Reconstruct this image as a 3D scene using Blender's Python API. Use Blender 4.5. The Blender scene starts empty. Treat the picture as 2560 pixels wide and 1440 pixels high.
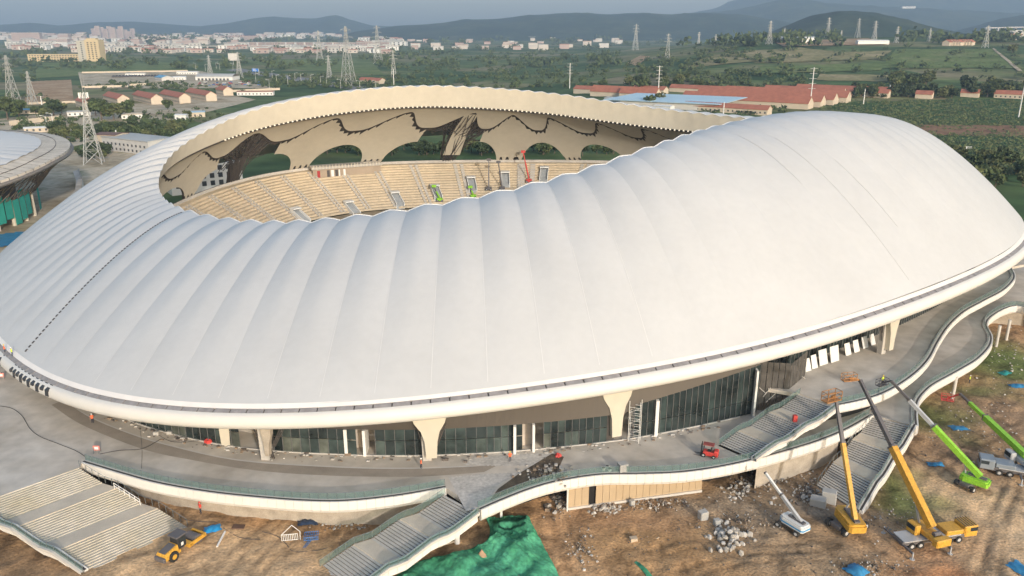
import bpy, math, random
from math import sin, cos, pi, radians, sqrt, atan2, hypot, floor
from mathutils import Vector, Matrix
import numpy as np

SC = bpy.context.scene
COL = SC.collection
# ------------------------------------------------------------------ camera, sky, sun, exposure
CAM_H, PITCH, FPX = 72.0, radians(18.0), 2000.0
cam_d = bpy.data.cameras.new('camera')
cam_d.sensor_width = 36.0
cam_d.lens = FPX / 2560.0 * 36.0
cam_d.clip_start, cam_d.clip_end = 1.0, 60000.0
cam = bpy.data.objects.new('camera', cam_d)
COL.objects.link(cam)
cam.location = (0, 0, CAM_H)
cam.rotation_euler = (pi / 2 - PITCH, 0, 0)
SC.camera = cam
SUN_EL, SUN_AZ = radians(17), radians(25)          # azimuth: degrees to the right of straight behind the camera
SUN_DIR = Vector((sin(SUN_AZ) * cos(SUN_EL), -cos(SUN_AZ) * cos(SUN_EL), sin(SUN_EL)))
w = bpy.data.worlds.new('World'); SC.world = w; w.use_nodes = True
nt = w.node_tree; nt.nodes.clear()
sky = nt.nodes.new('ShaderNodeTexSky'); sky.sky_type = 'NISHITA'; sky.sun_disc = False
sky.sun_elevation = SUN_EL; sky.sun_rotation = pi - SUN_AZ
sky.air_density = 1.2; sky.dust_density = 2.5; sky.ozone_density = 1.5
bg = nt.nodes.new('ShaderNodeBackground'); bg.inputs[1].default_value = 0.15
wo = nt.nodes.new('ShaderNodeOutputWorld')
nt.links.new(sky.outputs[0], bg.inputs[0]); nt.links.new(bg.outputs[0], wo.inputs[0])
sun_d = bpy.data.lights.new('sun', 'SUN'); sun_d.energy = 2.0; sun_d.angle = radians(2.0); sun_d.color = (1.0, 0.935, 0.85)
sun = bpy.data.objects.new('sun', sun_d); COL.objects.link(sun)
sun.rotation_euler = SUN_DIR.to_track_quat('Z', 'Y').to_euler()
vs = SC.view_settings
vs.view_transform = 'Standard'; vs.look = 'None'; vs.exposure = 0.80; vs.gamma = 1.0; vs.use_curve_mapping = False
SC.cycles.use_denoising = True
SC.cycles.max_bounces = 5; SC.cycles.volume_bounces = 0; SC.cycles.transparent_max_bounces = 8
RND = random.Random(7)

# ------------------------------------------------------------------ pixel geometry of the survey (photo pixels, 2560 x 1440)
def at(u, v, z=0.0):
    x = (u - 1280) / FPX; y = (720 - v) / FPX
    d = Vector((x, cos(PITCH) + y * sin(PITCH), -sin(PITCH) + y * cos(PITCH)))
    t = (z - CAM_H) / d.z
    return Vector((d.x * t, d.y * t, z))
def at_y(u, v, y):
    x = (u - 1280) / FPX; yy = (720 - v) / FPX
    d = Vector((x, cos(PITCH) + yy * sin(PITCH), -sin(PITCH) + yy * cos(PITCH)))
    t = y / d.y
    return Vector((d.x * t, y, CAM_H + d.z * t))

# ------------------------------------------------------------------ materials
MATS = {}
def mat(name, col, rough=0.8, var=0.12, scale=0.6, bump=0.0, metal=0.0, col2=None, detail=5.0, coord='Object', stretch=None, spec=None, fine=0.0, fscale=8.0, trans=0.0):
    if name in MATS: return MATS[name]
    m = bpy.data.materials.new(name); m.use_nodes = True
    n = m.node_tree.nodes; l = m.node_tree.links
    b = n['Principled BSDF']
    b.inputs['Roughness'].default_value = rough; b.inputs['Metallic'].default_value = metal
    if spec is not None: b.inputs['Specular IOR Level'].default_value = spec
    if trans: b.inputs['Transmission Weight'].default_value = trans
    c1 = [max(0, c * (1 - var)) for c in col]
    c2 = list(col2) if col2 else [min(1, c * (1 + var)) for c in col]
    tc = n.new('ShaderNodeTexCoord'); mp = n.new('ShaderNodeMapping')
    l.new(tc.outputs[coord], mp.inputs[0])
    if stretch: mp.inputs['Scale'].default_value = stretch
    no = n.new('ShaderNodeTexNoise'); no.inputs['Scale'].default_value = scale; no.inputs['Detail'].default_value = detail; no.inputs['Roughness'].default_value = 0.6
    l.new(mp.outputs[0], no.inputs['Vector'])
    r = n.new('ShaderNodeValToRGB'); r.color_ramp.elements[0].position = 0.32; r.color_ramp.elements[1].position = 0.68
    r.color_ramp.elements[0].color = (*c1, 1); r.color_ramp.elements[1].color = (*c2, 1)
    l.new(no.outputs[0], r.inputs[0])
    out = r.outputs[0]
    if fine:
        n2 = n.new('ShaderNodeTexNoise'); n2.inputs['Scale'].default_value = fscale; n2.inputs['Detail'].default_value = 3
        l.new(mp.outputs[0], n2.inputs['Vector'])
        mr = n.new('ShaderNodeMapRange'); mr.inputs[1].default_value = 0.3; mr.inputs[2].default_value = 0.7
        mr.inputs[3].default_value = 1 - fine; mr.inputs[4].default_value = 1 + fine
        l.new(n2.outputs[0], mr.inputs[0])
        vm = n.new('ShaderNodeVectorMath'); vm.operation = 'SCALE'
        l.new(out, vm.inputs[0]); l.new(mr.outputs[0], vm.inputs['Scale']); out = vm.outputs[0]
    l.new(out, b.inputs['Base Color'])
    if bump:
        bp_ = n.new('ShaderNodeBump'); bp_.inputs['Strength'].default_value = bump; bp_.inputs['Distance'].default_value = 0.3
        l.new(no.outputs[0], bp_.inputs['Height']); l.new(bp_.outputs[0], b.inputs['Normal'])
    MATS[name] = m
    return m

# ------------------------------------------------------------------ mesh helpers
class MB:
    def __init__(s): s.v = []; s.f = []; s.m = []
    def add(s, vs, fs, mi=0):
        o = len(s.v); s.v += [tuple(p) for p in vs]; s.f += [tuple(i + o for i in f) for f in fs]; s.m += [mi] * len(fs); return s
    def hexa(s, p, mi=0):          # 8 points: bottom ring 0-3, top ring 4-7
        return s.add(p, [(3, 2, 1, 0), (4, 5, 6, 7), (0, 1, 5, 4), (1, 2, 6, 5), (2, 3, 7, 6), (3, 0, 4, 7)], mi)
    def box(s, x0, x1, y0, y1, z0, z1, mi=0):
        return s.hexa([(x0, y0, z0), (x1, y0, z0), (x1, y1, z0), (x0, y1, z0), (x0, y0, z1), (x1, y0, z1), (x1, y1, z1), (x0, y1, z1)], mi)
    def bevbox(s, x0, x1, y0, y1, z0, z1, b=0.1, mi=0):
        # box with chamfered vertical and top edges
        def ring(d, z): return [(x0 + d, y0 + b + 0 * d, z), (x0 + b, y0 + d, z), (x1 - b, y0 + d, z), (x1 - d, y0 + b, z), (x1 - d, y1 - b, z), (x1 - b, y1 - d, z), (x0 + b, y1 - d, z), (x0 + d, y1 - b, z)]
        r = [ring(0, z0), ring(0, z1 - b), ring(b * 0.8, z1)]
        vs = [p for q in r for p in q]; fs = [tuple(range(7, -1, -1)), tuple(range(16, 24))]
        for k in range(2):
            for i in range(8):
                j = (i + 1) % 8; fs.append((k * 8 + i, k * 8 + j, k * 8 + 8 + j, k * 8 + 8 + i))
        return s.add(vs, fs, mi)
    def tube(s, a, b, r0, r1=None, n=6, mi=0, caps=True):
        a = Vector(a); b = Vector(b); r1 = r0 if r1 is None else r1
        d = (b - a)
        if d.length < 1e-6: return s
        d.normalize(); x = d.orthogonal().normalized(); y = d.cross(x)
        vs = [a + (x * cos(2 * pi * i / n) + y * sin(2 * pi * i / n)) * r0 for i in range(n)] + [b + (x * cos(2 * pi * i / n) + y * sin(2 * pi * i / n)) * r1 for i in range(n)]
        fs = [(i, (i + 1) % n, n + (i + 1) % n, n + i) for i in range(n)]
        if caps: fs += [tuple(range(n - 1, -1, -1)), tuple(range(n, 2 * n))]
        return s.add(vs, fs, mi)
    def path(s, pts, r, n=5, mi=0):
        pts = [Vector(p) for p in pts]; vs = []; fs = []
        up = Vector((0, 0, 1))
        for i, p in enumerate(pts):
            d = (pts[min(i + 1, len(pts) - 1)] - pts[max(i - 1, 0)]).normalized()
            x = d.cross(up)
            x = x.normalized() if x.length > 1e-3 else d.orthogonal().normalized()
            y = x.cross(d)
            rr = r(i / (len(pts) - 1)) if callable(r) else r
            vs += [p + (x * cos(2 * pi * k / n) + y * sin(2 * pi * k / n)) * rr for k in range(n)]
        for i in range(len(pts) - 1):
            for k in range(n):
                fs.append((i * n + k, i * n + (k + 1) % n, i * n + n + (k + 1) % n, i * n + n + k))
        fs += [tuple(range(n - 1, -1, -1)), tuple(range(len(vs) - n, len(vs)))]
        return s.add(vs, fs, mi)
    def beam(s, a, b, wd, ht, mi=0):       # rectangular bar
        a = Vector(a); b = Vector(b); d = (b - a).normalized()
        x = d.cross(Vector((0, 0, 1)))
        x = x.normalized() if x.length > 1e-3 else Vector((1, 0, 0))
        y = x.cross(d)
        c = [(-wd / 2, -ht / 2), (wd / 2, -ht / 2), (wd / 2, ht / 2), (-wd / 2, ht / 2)]
        P = [a + x * i + y * j for i, j in c] + [b + x * i + y * j for i, j in c]
        return s.add(P, [(3, 2, 1, 0), (4, 5, 6, 7), (0, 1, 5, 4), (1, 2, 6, 5), (2, 3, 7, 6), (3, 0, 4, 7)], mi)
    def grid(s, P, mi=0, closed=False):      # P[i][j]
        ni, nj = len(P), len(P[0]); vs = [p for r in P for p in r]; fs = []
        for i in range(ni if closed else ni - 1):
            k = (i + 1) % ni
            for j in range(nj - 1): fs.append((i * nj + j, k * nj + j, k * nj + j + 1, i * nj + j + 1))
        return s.add(vs, fs, mi)
    def sweep(s, path, prof, mi=0, caps=True):   # prof: list of (outward, up); path: list of (pos, outward unit xy)
        P = [[Vector(p) + o * a + Vector((0, 0, b)) for a, b in prof + prof[:1]] for p, o in path]
        s.grid(P, mi)
        if caps:
            for q, rev in ((P[0], False), (P[-1], True)):
                q = q[:-1]; s.add(q, [tuple(range(len(q)))[::-1 if rev else 1]], mi)
        return s
    def poly(s, pts, z0, z1, mi=0):         # extruded polygon (ccw)
        n = len(pts); vs = [(p[0], p[1], z0) for p in pts] + [(p[0], p[1], z1) for p in pts]
        fs = [tuple(range(n - 1, -1, -1)), tuple(range(n, 2 * n))] + [(i, (i + 1) % n, n + (i + 1) % n, n + i) for i in range(n)]
        return s.add(vs, fs, mi)
    def xform(s, M, start=0):
        for i in range(start, len(s.v)): s.v[i] = tuple(M @ Vector(s.v[i]))
        return s
    def mesh(s, name, mats, smooth=False):
        me = bpy.data.meshes.new(name); me.from_pydata(s.v, [], s.f)
        for m in (mats if isinstance(mats, (list, tuple)) else [mats]): me.materials.append(m)
        if len(set(s.m)) > 1: me.polygons.foreach_set('material_index', s.m)
        if smooth: me.polygons.foreach_set('use_smooth', [True] * len(s.f))
        me.update(); return me
    def build(s, name, mats, parent=None, smooth=False):
        o = bpy.data.objects.new(name, s.mesh(name, mats, smooth)); COL.objects.link(o)
        if parent is not None: o.parent = parent
        return o
def tag(o, label=None, cat=None, group=None, kind=None):
    if label: o['label'] = label
    if cat: o['category'] = cat
    if group: o['group'] = group
    if kind: o['kind'] = kind
    return o
def empty(name, loc=(0, 0, 0), rz=0.0):
    o = bpy.data.objects.new(name, None); COL.objects.link(o); o.location = loc; o.rotation_euler = (0, 0, rz); o.empty_display_size = 0.5
    return o
def inst(name, me, parent=None, loc=(0, 0, 0), rot=(0, 0, 0), scale=(1, 1, 1)):
    o = bpy.data.objects.new(name, me); COL.objects.link(o); o.parent = parent; o.location = loc; o.rotation_euler = rot; o.scale = scale
    return o
KIDS = {}
def copy_tree(o, loc=None, rz=None, parent=None):
    c = o.copy(); COL.objects.link(c); c.parent = parent
    if loc is not None: c.location = loc
    if rz is not None: c.rotation_euler = (0, 0, rz)
    for ch in o.children: copy_tree(ch, parent=c)
    return c
def noise2(x, y, s=0):
    v = sin(x * 1.7 + y * 2.3 + s) + sin(x * 3.1 - y * 1.9 + s * 2.1) * 0.6 + sin(-x * 5.3 + y * 4.7 + s * 0.7) * 0.35
    return v / 1.95

# ------------------------------------------------------------------ stadium curves
def sst(a, b, x):
    t = min(1, max(0, (x - a) / (b - a))); return t * t * (3 - 2 * t)
NB = 104
def smooth_closed(ctrl, n_harm=14, M=NB * 8):
    """ctrl: list of (n, Vector); returns periodic sampler of n"""
    ctrl = sorted(ctrl, key=lambda c: c[0]); ns = np.array([c[0] for c in ctrl], float); P = np.array([list(c[1]) for c in ctrl], float)
    ns3 = np.concatenate([ns - NB, ns, ns + NB]); P3 = np.vstack([P, P, P])
    q = np.arange(M) / M * NB + ns[0]
    D = np.stack([np.interp(q, ns3, P3[:, k]) for k in range(3)], 1)
    Fq = np.fft.rfft(D, axis=0); k = np.arange(len(Fq)); Fq *= np.exp(-(k / n_harm) ** 4)[:, None]
    D = np.fft.irfft(Fq, M, axis=0)
    def ev(n):
        t = ((n - ns[0]) % NB) / NB * M; i = int(t); f = t - i
        a = D[i % M]; b = D[(i + 1) % M]; return Vector(a * (1 - f) + b * f)
    return ev
RIM_U = [0, 60, 190, 350, 530, 850, 1200, 1500, 1800, 2000, 2250, 2450, 2560]; RIM_V = [865, 920, 985, 1010, 1023, 1025, 985, 945, 890, 840, 760, 680, 615]
on = [40, 75, 140, 220, 310, 420, 535, 660, 790, 935, 1075, 1220, 1360, 1505, 1640, 1770]
inn = [450, 500, 550, 605, 660, 715, 774, 852, 933, 1022, 1105, 1194, 1290, 1370, 1440, 1510]
IU = [450, 500, 560, 640, 750, 850, 930, 1020, 1105, 1194, 1290, 1370, 1440, 1510]; IV = [522, 538, 549, 554, 555, 547, 537, 522, 509, 492, 472, 450, 432, 407]
oc, ic = [], []
for k in range(16):
    z = float(np.interp(on[k], [0, 350, 1000, 2000, 2560], [13, 14.5, 17.5, 20, 22]))
    oc.append((k - 11, at(on[k], float(np.interp(on[k], RIM_U, RIM_V)), z)))
    zi = float(np.interp(inn[k], [395, 750, 1300, 1600, 1850], [28, 32, 40, 46, 50]))
    ic.append((k - 11, at(inn[k], float(np.interp(inn[k], IU, IV)), zi)))
for n, u, v, z in ((6.2, 2000, 840, 20), (9.1, 2250, 760, 22), (13, 2450, 680, 22), (16.4, 2560, 615, 22)): oc.append((n, at(u, v, z)))
for n, x, y, z in ((20, 140, 212, 22), (24, 150, 245, 22), (28.5, 150, 283, 23), (33.3, 136, 320, 24), (38.5, 106, 348, 25), (44, 63, 367, 26), (49.6, 14, 374, 26), (55, -35, 369, 25),
                   (60.8, -80, 354, 23), (66, -114, 330, 20), (71, -136, 298, 17), (75.3, -146, 262, 15), (79.8, -144, 224, 14), (84, -132, 189, 13.2), (88, -115, 161, 13)):
    oc.append((n, Vector((x, y, z))))
near = [(1570, 388, 46), (1640, 362, 47.5), (1700, 342, 48.3), (1760, 324, 49), (1850, 301, 50), (1950, 287, 50.5)]
pn = ic[-1][1]; nn = ic[-1][0]
for u, v, z in near:
    p = at(u, v, z); nn += (p - pn).length / 7.0; ic.append((nn, p)); pn = p
far = [Vector((98, 236, 47)), Vector((112, 258, 43)), Vector((110, 280, 40))] + [at_y(u, v, y) for u, v, y in (
    (1850, 294, 297), (1700, 279, 307), (1560, 260, 313), (1400, 236, 317), (1250, 222, 318), (1100, 215, 316), (1000, 217, 313), (900, 225, 308), (800, 238, 302), (700, 258, 294),
    (620, 280, 286), (560, 305, 277), (520, 325, 269), (470, 352, 260), (430, 385, 249), (408, 412, 241), (397, 440, 233), (395, 470, 224), (408, 498, 212))]
tot = 0; q = pn
for p in far + [ic[0][1]]: tot += (p - q).length; q = p
k = (NB - 11 - nn) / tot; q = pn; a = nn
for p in far: a += (p - q).length * k; ic.append((a, p)); q = p
OUT = smooth_closed(oc, 16); INN = smooth_closed(ic, 20)
def hump(n):          # extra rise of the membrane just outside the opening, strongest at the near right shoulder
    d = ((n - 15 + NB / 2) % NB) - NB / 2
    return 1.5 + 5.5 * math.exp(-(d / 7.5) ** 2) + 1.3 * math.exp(-((d - 7.5) / 4.0) ** 2)
def roof(n, t):
    a, b = INN(n), OUT(n)
    p = a.lerp(b, t)
    p.z = a.z + (b.z - a.z) * (t ** 1.45) + hump(n) * 4 * t * (1 - t) * (1 - 0.35 * t)
    return p
def fold(n, t):
    s = n - floor(n); tri = 0.4 * sin(pi * s) + 0.6 * (1 - abs(2 * s - 1))
    wd = (INN(n + 0.5) - INN(n - 0.5)).length
    sh = tri - 0.5
    d = ((n - 12 + NB / 2) % NB) - NB / 2
    fl = 1.0 - 0.5 * math.exp(-(d / 7.0) ** 2)
    return 0.125 * min(wd, 7.0) * sh * fl * (0.85 * max(0, 1 - t * 1.05) ** 0.8 + 0.15 * (1 - t))
def roofz(n, t):
    p = roof(n, t); p.z += fold(n, t); return p
def out_dir(n):
    d = OUT(n + 0.4) - OUT(n - 0.4); d.z = 0; d.normalize()
    return Vector((d.y, -d.x, 0))
C0 = Vector((2, 248, 0))
def bowl(n, off=0.0, z=0.0):          # back edge of the seating bowl: superellipse, moved inwards by off
    p = INN(n); a = atan2((p.y - C0.y) / 100.0, (p.x - C0.x) / 120.0)
    e = 2 / 2.6
    c, s = cos(a), sin(a)
    v = Vector((C0.x + (120 - off) * math.copysign(abs(c) ** e, c), C0.y + (100 - off) * math.copysign(abs(s) ** e, s), z))
    return v
def bowl_top(n):
    p = bowl(n); f = min(1, max(0, (p.y - 255) / 85)); f = f * f * (3 - 2 * f)
    return 13.0 + 3.6 * f
# ================================================================== ROOF
M_MEM = mat('membrane_white', (0.515, 0.51, 0.498), 0.55, 0.035, 0.06, fine=0.02, fscale=0.7)
M_EAVE = mat('eave_cream', (0.62, 0.595, 0.555), 0.45, 0.03, 0.15)
M_GUT = mat('gutter_grey', (0.27, 0.25, 0.24), 0.6, 0.2, 0.8)
M_CLAD = mat('cladding_cream', (0.49, 0.445, 0.36), 0.6, 0.05, 0.08, fine=0.03, fscale=0.5)
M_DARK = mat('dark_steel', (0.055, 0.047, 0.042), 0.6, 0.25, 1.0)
M_SEAM = mat('seam_white', (0.60, 0.595, 0.58), 0.5, 0.02)
stadium = empty('stadium', (0, 250, 0))
tag(stadium, 'huge white membrane-roofed stadium with an oval opening over its seating bowl', 'stadium')
def part(mb, name, m, smooth=False, parent=None):
    o = mb.build(name, m, None, smooth); o.parent = parent or stadium
    if parent is None: o.matrix_parent_inverse = Matrix.Translation((0, -250, 0))
    return o
NT, NS = 22, 8
for b in range(NB):
    mb = MB(); mb.grid([[roofz(b + 1e-4 + (1 - 2e-4) * i / NS, (0.984 * j / NT)) for j in range(NT + 1)] for i in range(NS + 1)])
    part(mb, 'membrane_panel', M_MEM, True)
for b, t0, t1 in ((9, .2, .55), (10, .3, .95), (11, .5, .8)):
    part(MB().path([roofz(b, t0 + (t1 - t0) * j / 20) + Vector((0, 0, .03)) for j in range(21)], .028, 4), 'seam', mat('seam_grey', (0.44, 0.435, 0.43), .6))
for b in range(NB):
    if 3 < b < 52: continue
    pts = [roofz(b, 0.965 * j / 30) + Vector((0, 0, 0.09)) for j in range(31)]
    if b == NB - 11:
        for j in range(56):
            t0 = 0.02 + 0.95 * j / 56; part(MB().beam(roofz(b, t0) + Vector((0, 0, .08)), roofz(b, t0 + 0.009) + Vector((0, 0, .08)), 0.3, 0.1), 'lacing_clip', M_DARK)
    else:
        part(MB().grid([[roofz(b + 1e-4 + sg * 0.0075 * (1 + t_ * .0), t_) + Vector((0, 0, .035)) for sg in (1, -1)] for t_ in [.965 * j / 40 for j in range(41)]]), 'seam', M_SEAM)
# ================================================================== EAVE
VIS = [b for b in range(NB) if b < 19 or b > 88]
def rim_path(n0, n1, k):
    return [(OUT(n0 + (n1 - n0) * i / k), out_dir(n0 + (n1 - n0) * i / k)) for i in range(k + 1)]
M_TRIM = mat('edge_trim', (0.74, 0.70, 0.66), 0.5, 0.04, 0.3)
for b in VIS:
    part(MB().sweep(rim_path(b, b + 1, 4), [(-1.05, 0.60), (-1.05, 0.35), (-0.42, -0.05), (-0.30, 0.10)]), 'edge_trim', M_TRIM)
    for k in range(3):
        g = 0.012
        part(MB().sweep(rim_path(b + k / 3 + g, b + (k + 1) / 3 - g, 2), [(-0.30, 0.06), (-0.28, -0.14), (0.42, -0.46), (0.44, -0.26)]), 'gutter_segment', M_GUT)
    part(MB().sweep(rim_path(b, b + 1, 4), [(-0.35, -0.12), (-0.3, -0.4), (0.45, -0.7), (0.47, -0.42)], caps=False), 'gutter_backing', M_DARK)
prof_e = [(0.46, -0.30), (0.85, -0.42), (1.25, -0.75), (1.50, -1.25), (1.56, -1.8), (1.38, -2.35), (0.95, -2.8), (0.3, -3.05), (-1.5, -3.2), (-1.5, -2.9), (0.2, -2.75), (0.4, -0.6)]
for a in range(-16, 20, 4):
    o = part(MB().sweep(rim_path(a, a + 4, 32), prof_e, caps=False), 'eave_shell', M_EAVE, True)
M_BRK = mat('bracket_black', (0.03, 0.03, 0.032), 0.5, 0.3, 2)
for k in range(11):
    n = -11.9 + (0.0 if k == 0 else 0.75 + 0.2 * k)
    p, o = rim_path(n, n + 0.11, 1)[0]; p2, o2 = rim_path(n, n + 0.11, 1)[1]
    d = 2.0 if k % 2 == 0 else 1.3
    part(MB().sweep([(p, o), (p2, o2)], [(0.5, -0.28), (1.62, -0.9), (1.70, -d), (1.52, -d), (1.2, -1.0)]), 'eave_bracket', M_BRK)
# inner edge rope of the membrane
part(MB().path([roofz(n / 8, 0.0) for n in range(NB * 8 + 1)], 0.17, 5), 'edge_cable', M_SEAM, True)

# ================================================================== INTERIOR: fascia, soffit, column cladding
def in_out(n):
    d = INN(n + 0.5) - INN(n - 0.5); d.z = 0; d.normalize(); return Vector((d.y, -d.x, 0))
def fas_h(n):
    p = INN(n); return 3.6 + 4.0 * sst(225, 312, p.y) * (1 - 0.35 * sst(20, 110, p.x))
def fas_bot(n):
    p = INN(n) + in_out(n) * 1.4; p.z -= fas_h(n); return p
def soff(n, s):
    a = fas_bot(n) + Vector((0, 0, -0.5)) + in_out(n) * 0.8; b = bowl(n, 0, bowl_top(n))
    p = a.lerp(b, s); p.z = a.z + (b.z - a.z) * (0.55 * s + 0.45 * s * s); return p
N0, N1 = 18, 97
FS = [N0 + (N1 - N0) * i / ((N1 - N0) * 6) for i in range((N1 - N0) * 6 + 1)]
for a in range(N0, N1, 4):
    e = min(a + 4, N1); r = [a + (e - a) * i / 32 for i in range(33)]
    part(MB().grid([[roofz(n, 0).lerp(fas_bot(n), s / 4) + Vector((0, 0, -0.05)) for s in range(5)] for n in r]), 'inner_fascia', M_CLAD, True)
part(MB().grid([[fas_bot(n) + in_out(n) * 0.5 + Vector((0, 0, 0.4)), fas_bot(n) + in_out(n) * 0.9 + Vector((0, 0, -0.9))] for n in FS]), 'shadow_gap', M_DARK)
M_TAB = mat('bracket_cream', (0.75, 0.70, 0.6), 0.5)
for n in range(26 * 3, 76 * 3):
    p = fas_bot(n / 3) + Vector((0, 0, -0.28)) - in_out(n / 3) * 0.05
    part(MB().box(p.x - .28, p.x + .28, p.y - .2, p.y + .2, p.z - .22, p.z + .22), 'bracket', M_TAB)
# columns: parameter of each foot
def find_n(u_t, fn, lo=22, hi=96):
    best = None
    for i in range(int((hi - lo) * 20)):
        n = lo + i / 20; p = fn(n); dx = p.y * cos(PITCH) - (p.z - CAM_H) * sin(PITCH)
        u = 1280 + FPX * p.x / dx
        if best is None or abs(u - u_t) < best[0]: best = (abs(u - u_t), n)
    return best[1]
foot = lambda n: bowl(n, 0, bowl_top(n))
CN = [find_n(u, foot, 26, 78) for u in (1590, 1432, 1265, 1115, 925, 745, 585)]
CN += [CN[-1] + 4.6, CN[-1] + 9.2]
CN = [CN[0] - 6.8, CN[0] - 3.4] + CN
MID = [CN[0] - 1.7] + [(a + b) / 2 for a, b in zip(CN, CN[1:])] + [CN[-1] + 2.3]
def cell(n):
    for i, c in enumerate(CN):
        if MID[i] <= n < MID[i + 1]:
            d = n - c; return i, (d / (MID[i + 1] - c) if d >= 0 else d / (c - MID[i]))
    return None, 1.0
def wave(n):
    i, d = cell(n)
    d = abs(d); lo = 0.47 if (i is not None) else 0.47
    t = min(1, d / 0.9); return 0.13 + (lo - 0.13) * (0.5 - 0.5 * cos(pi * t ** 0.85)) + 0.0
def arch(n):
    i, d = cell(n); d = abs(d)
    if d < 0.27: return 1.0
    return 1 - 0.30 * sqrt(max(0, 1 - ((1 - d) / 0.73) ** 2))
a0, a1 = MID[0], MID[-1]
for i in range(len(CN)):
    r = [MID[i] + 1e-3 + (MID[i + 1] - MID[i] - 2e-3) * k / 48 for k in range(49)]
    part(MB().grid([[soff(n, wave(n) * s / 10) for s in range(11)] for n in r]), 'soffit_panel', M_CLAD, True)
    # dark lip along the scalloped edge
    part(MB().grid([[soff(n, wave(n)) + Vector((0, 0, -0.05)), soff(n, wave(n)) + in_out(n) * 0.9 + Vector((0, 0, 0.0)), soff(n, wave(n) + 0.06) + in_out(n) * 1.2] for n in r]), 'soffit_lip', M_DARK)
    lattice = i in (5, 8)
    if not lattice:
        rr = [n for n in r]
        P = []
        for k, n in enumerate(rr):
            saw = (k % 4) / 4 * 0.05 if (k // 4) % 2 == 0 else (k % 4) / 4 * 0.03
            top = wave(n) + 0.03 + saw * 1.6; bot = max(arch(n), top + 0.02)
            if bot == 1.0 and (k // 2) % 2: bot = 0.93
            if i == 5: pass
            P.append([soff(n, top + (bot - top) * s / 8) + in_out(n) * 0.35 for s in range(9)])
        part(MB().grid(P), 'column_cladding', M_CLAD, True)
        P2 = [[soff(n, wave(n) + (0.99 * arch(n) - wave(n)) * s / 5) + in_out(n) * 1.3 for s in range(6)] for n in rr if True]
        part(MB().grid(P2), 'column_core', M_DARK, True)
    if lattice:
        rg = random.Random(i)
        c = CN[i]; wl = (MID[i + 1] - MID[i]) / 2
        for k in range(70):
            n0 = c + rg.uniform(-0.85, 0.85) * wl; s0 = wave(n0) + 0.0
            n1 = c + (n0 - c) * 0.30 + rg.uniform(-0.5, 0.5); n2 = c + (n0 - c) * 0.22
            j = in_out(c) * rg.uniform(0.2, 2.8)
            p0, p1, p2 = soff(n0, s0) + j, soff(n1, 0.62 + rg.uniform(-.08, .08)) + j, soff(n2, 1.0) + j
            part(MB().path([p0, p0.lerp(p1, .55) + Vector((0, 0, -0.6)), p1, p2], 0.16, 4), 'lattice_strut', M_DARK)
        for k in range(34):
            n0 = c + rg.uniform(-0.9, 0.5) * wl; n1 = n0 + rg.uniform(0.5, 1.2); s0 = wave(n0) + rg.uniform(0.02, 0.32); j = in_out(c) * rg.uniform(0.3, 2.6)
            part(MB().path([soff(n0, s0) + j, soff(n1, min(0.9, s0 + rg.uniform(-0.1, 0.2))) + j], 0.13, 4), 'lattice_strut', M_DARK)
        if i == 5:
            r5 = [c - 0.3 + 0.9 * k / 8 for k in range(9)]
            part(MB().grid([[soff(n - 0.25 * s / 8, 0.17 + (0.9 - 0.17) * s / 8) - in_out(n) * 0.1 for s in range(9)] for n in r5]), 'column_cladding', M_CLAD, True)

# ================================================================== SEATING BOWL
M_STAND = mat('precast_sand', (0.49, 0.40, 0.28), 0.85, 0.10, 0.12, fine=0.10, fscale=0.8)
M_CONC = mat('concrete_grey', (0.42, 0.39, 0.35), 0.9, 0.12, 0.15, fine=0.1, fscale=1.5)
M_WHITE = mat('white_paint', (0.66, 0.65, 0.62), 0.55, 0.04, 0.4)
bstep = [24 + 70 * i / 210 for i in range(211)]
def brow(n, off, dz): return bowl(n, off, bowl_top(n) + dz)
NR = 17
for k in range(NR):
    o0 = 3.2 + k * 1.45; z0 = -0.1 - k * 0.80
    P = [[brow(n, o0 - (1.45 if k else 3.6), z0), brow(n, o0 - 0.14, z0), brow(n, o0, z0 - 0.06), brow(n, o0, z0 - 0.80)] for n in bstep]
    part(MB().grid(P), 'terrace_row', M_STAND)
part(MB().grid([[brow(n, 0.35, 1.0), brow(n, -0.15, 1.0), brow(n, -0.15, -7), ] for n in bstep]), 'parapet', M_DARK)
part(MB().grid([[brow(n, 0.34, -0.2), brow(n, 0.34, 1.0)] for n in bstep]), 'parapet_face', M_CONC)
# pitch under the bowl
part(MB().add([brow(n, 3.2 + NR * 1.45, -0.1 - NR * 0.8) for n in [24 + 70 * i / 60 for i in range(61)]], [tuple(range(61))]), 'infield', mat('infield_dirt', (0.25, 0.2, 0.13), 0.95, 0.2, 0.1))
# aisles: half-steps running down the rows
an = 30.0
aisles = []
while an < 90:
    aisles += [an, an + 0.34]; an += 2.55
for a in aisles:
    mb = MB()
    for k in range(NR * 2 - 2):
        off = 3.2 + k * 0.725 + 0.15; z = -0.1 - 0.40 * k - 0.25
        p = [brow(a - 0.085, off, 0), brow(a + 0.085, off, 0), brow(a + 0.085, off + 0.36, 0), brow(a - 0.085, off + 0.36, 0)]
        bt = bowl_top(a)
        mb.hexa([(q.x, q.y, bt + z - 0.5) for q in p] + [(q.x, q.y, bt + z + 0.16) for q in p])
    part(mb, 'aisle_steps', M_CONC)['kind'] = 'stuff'
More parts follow.
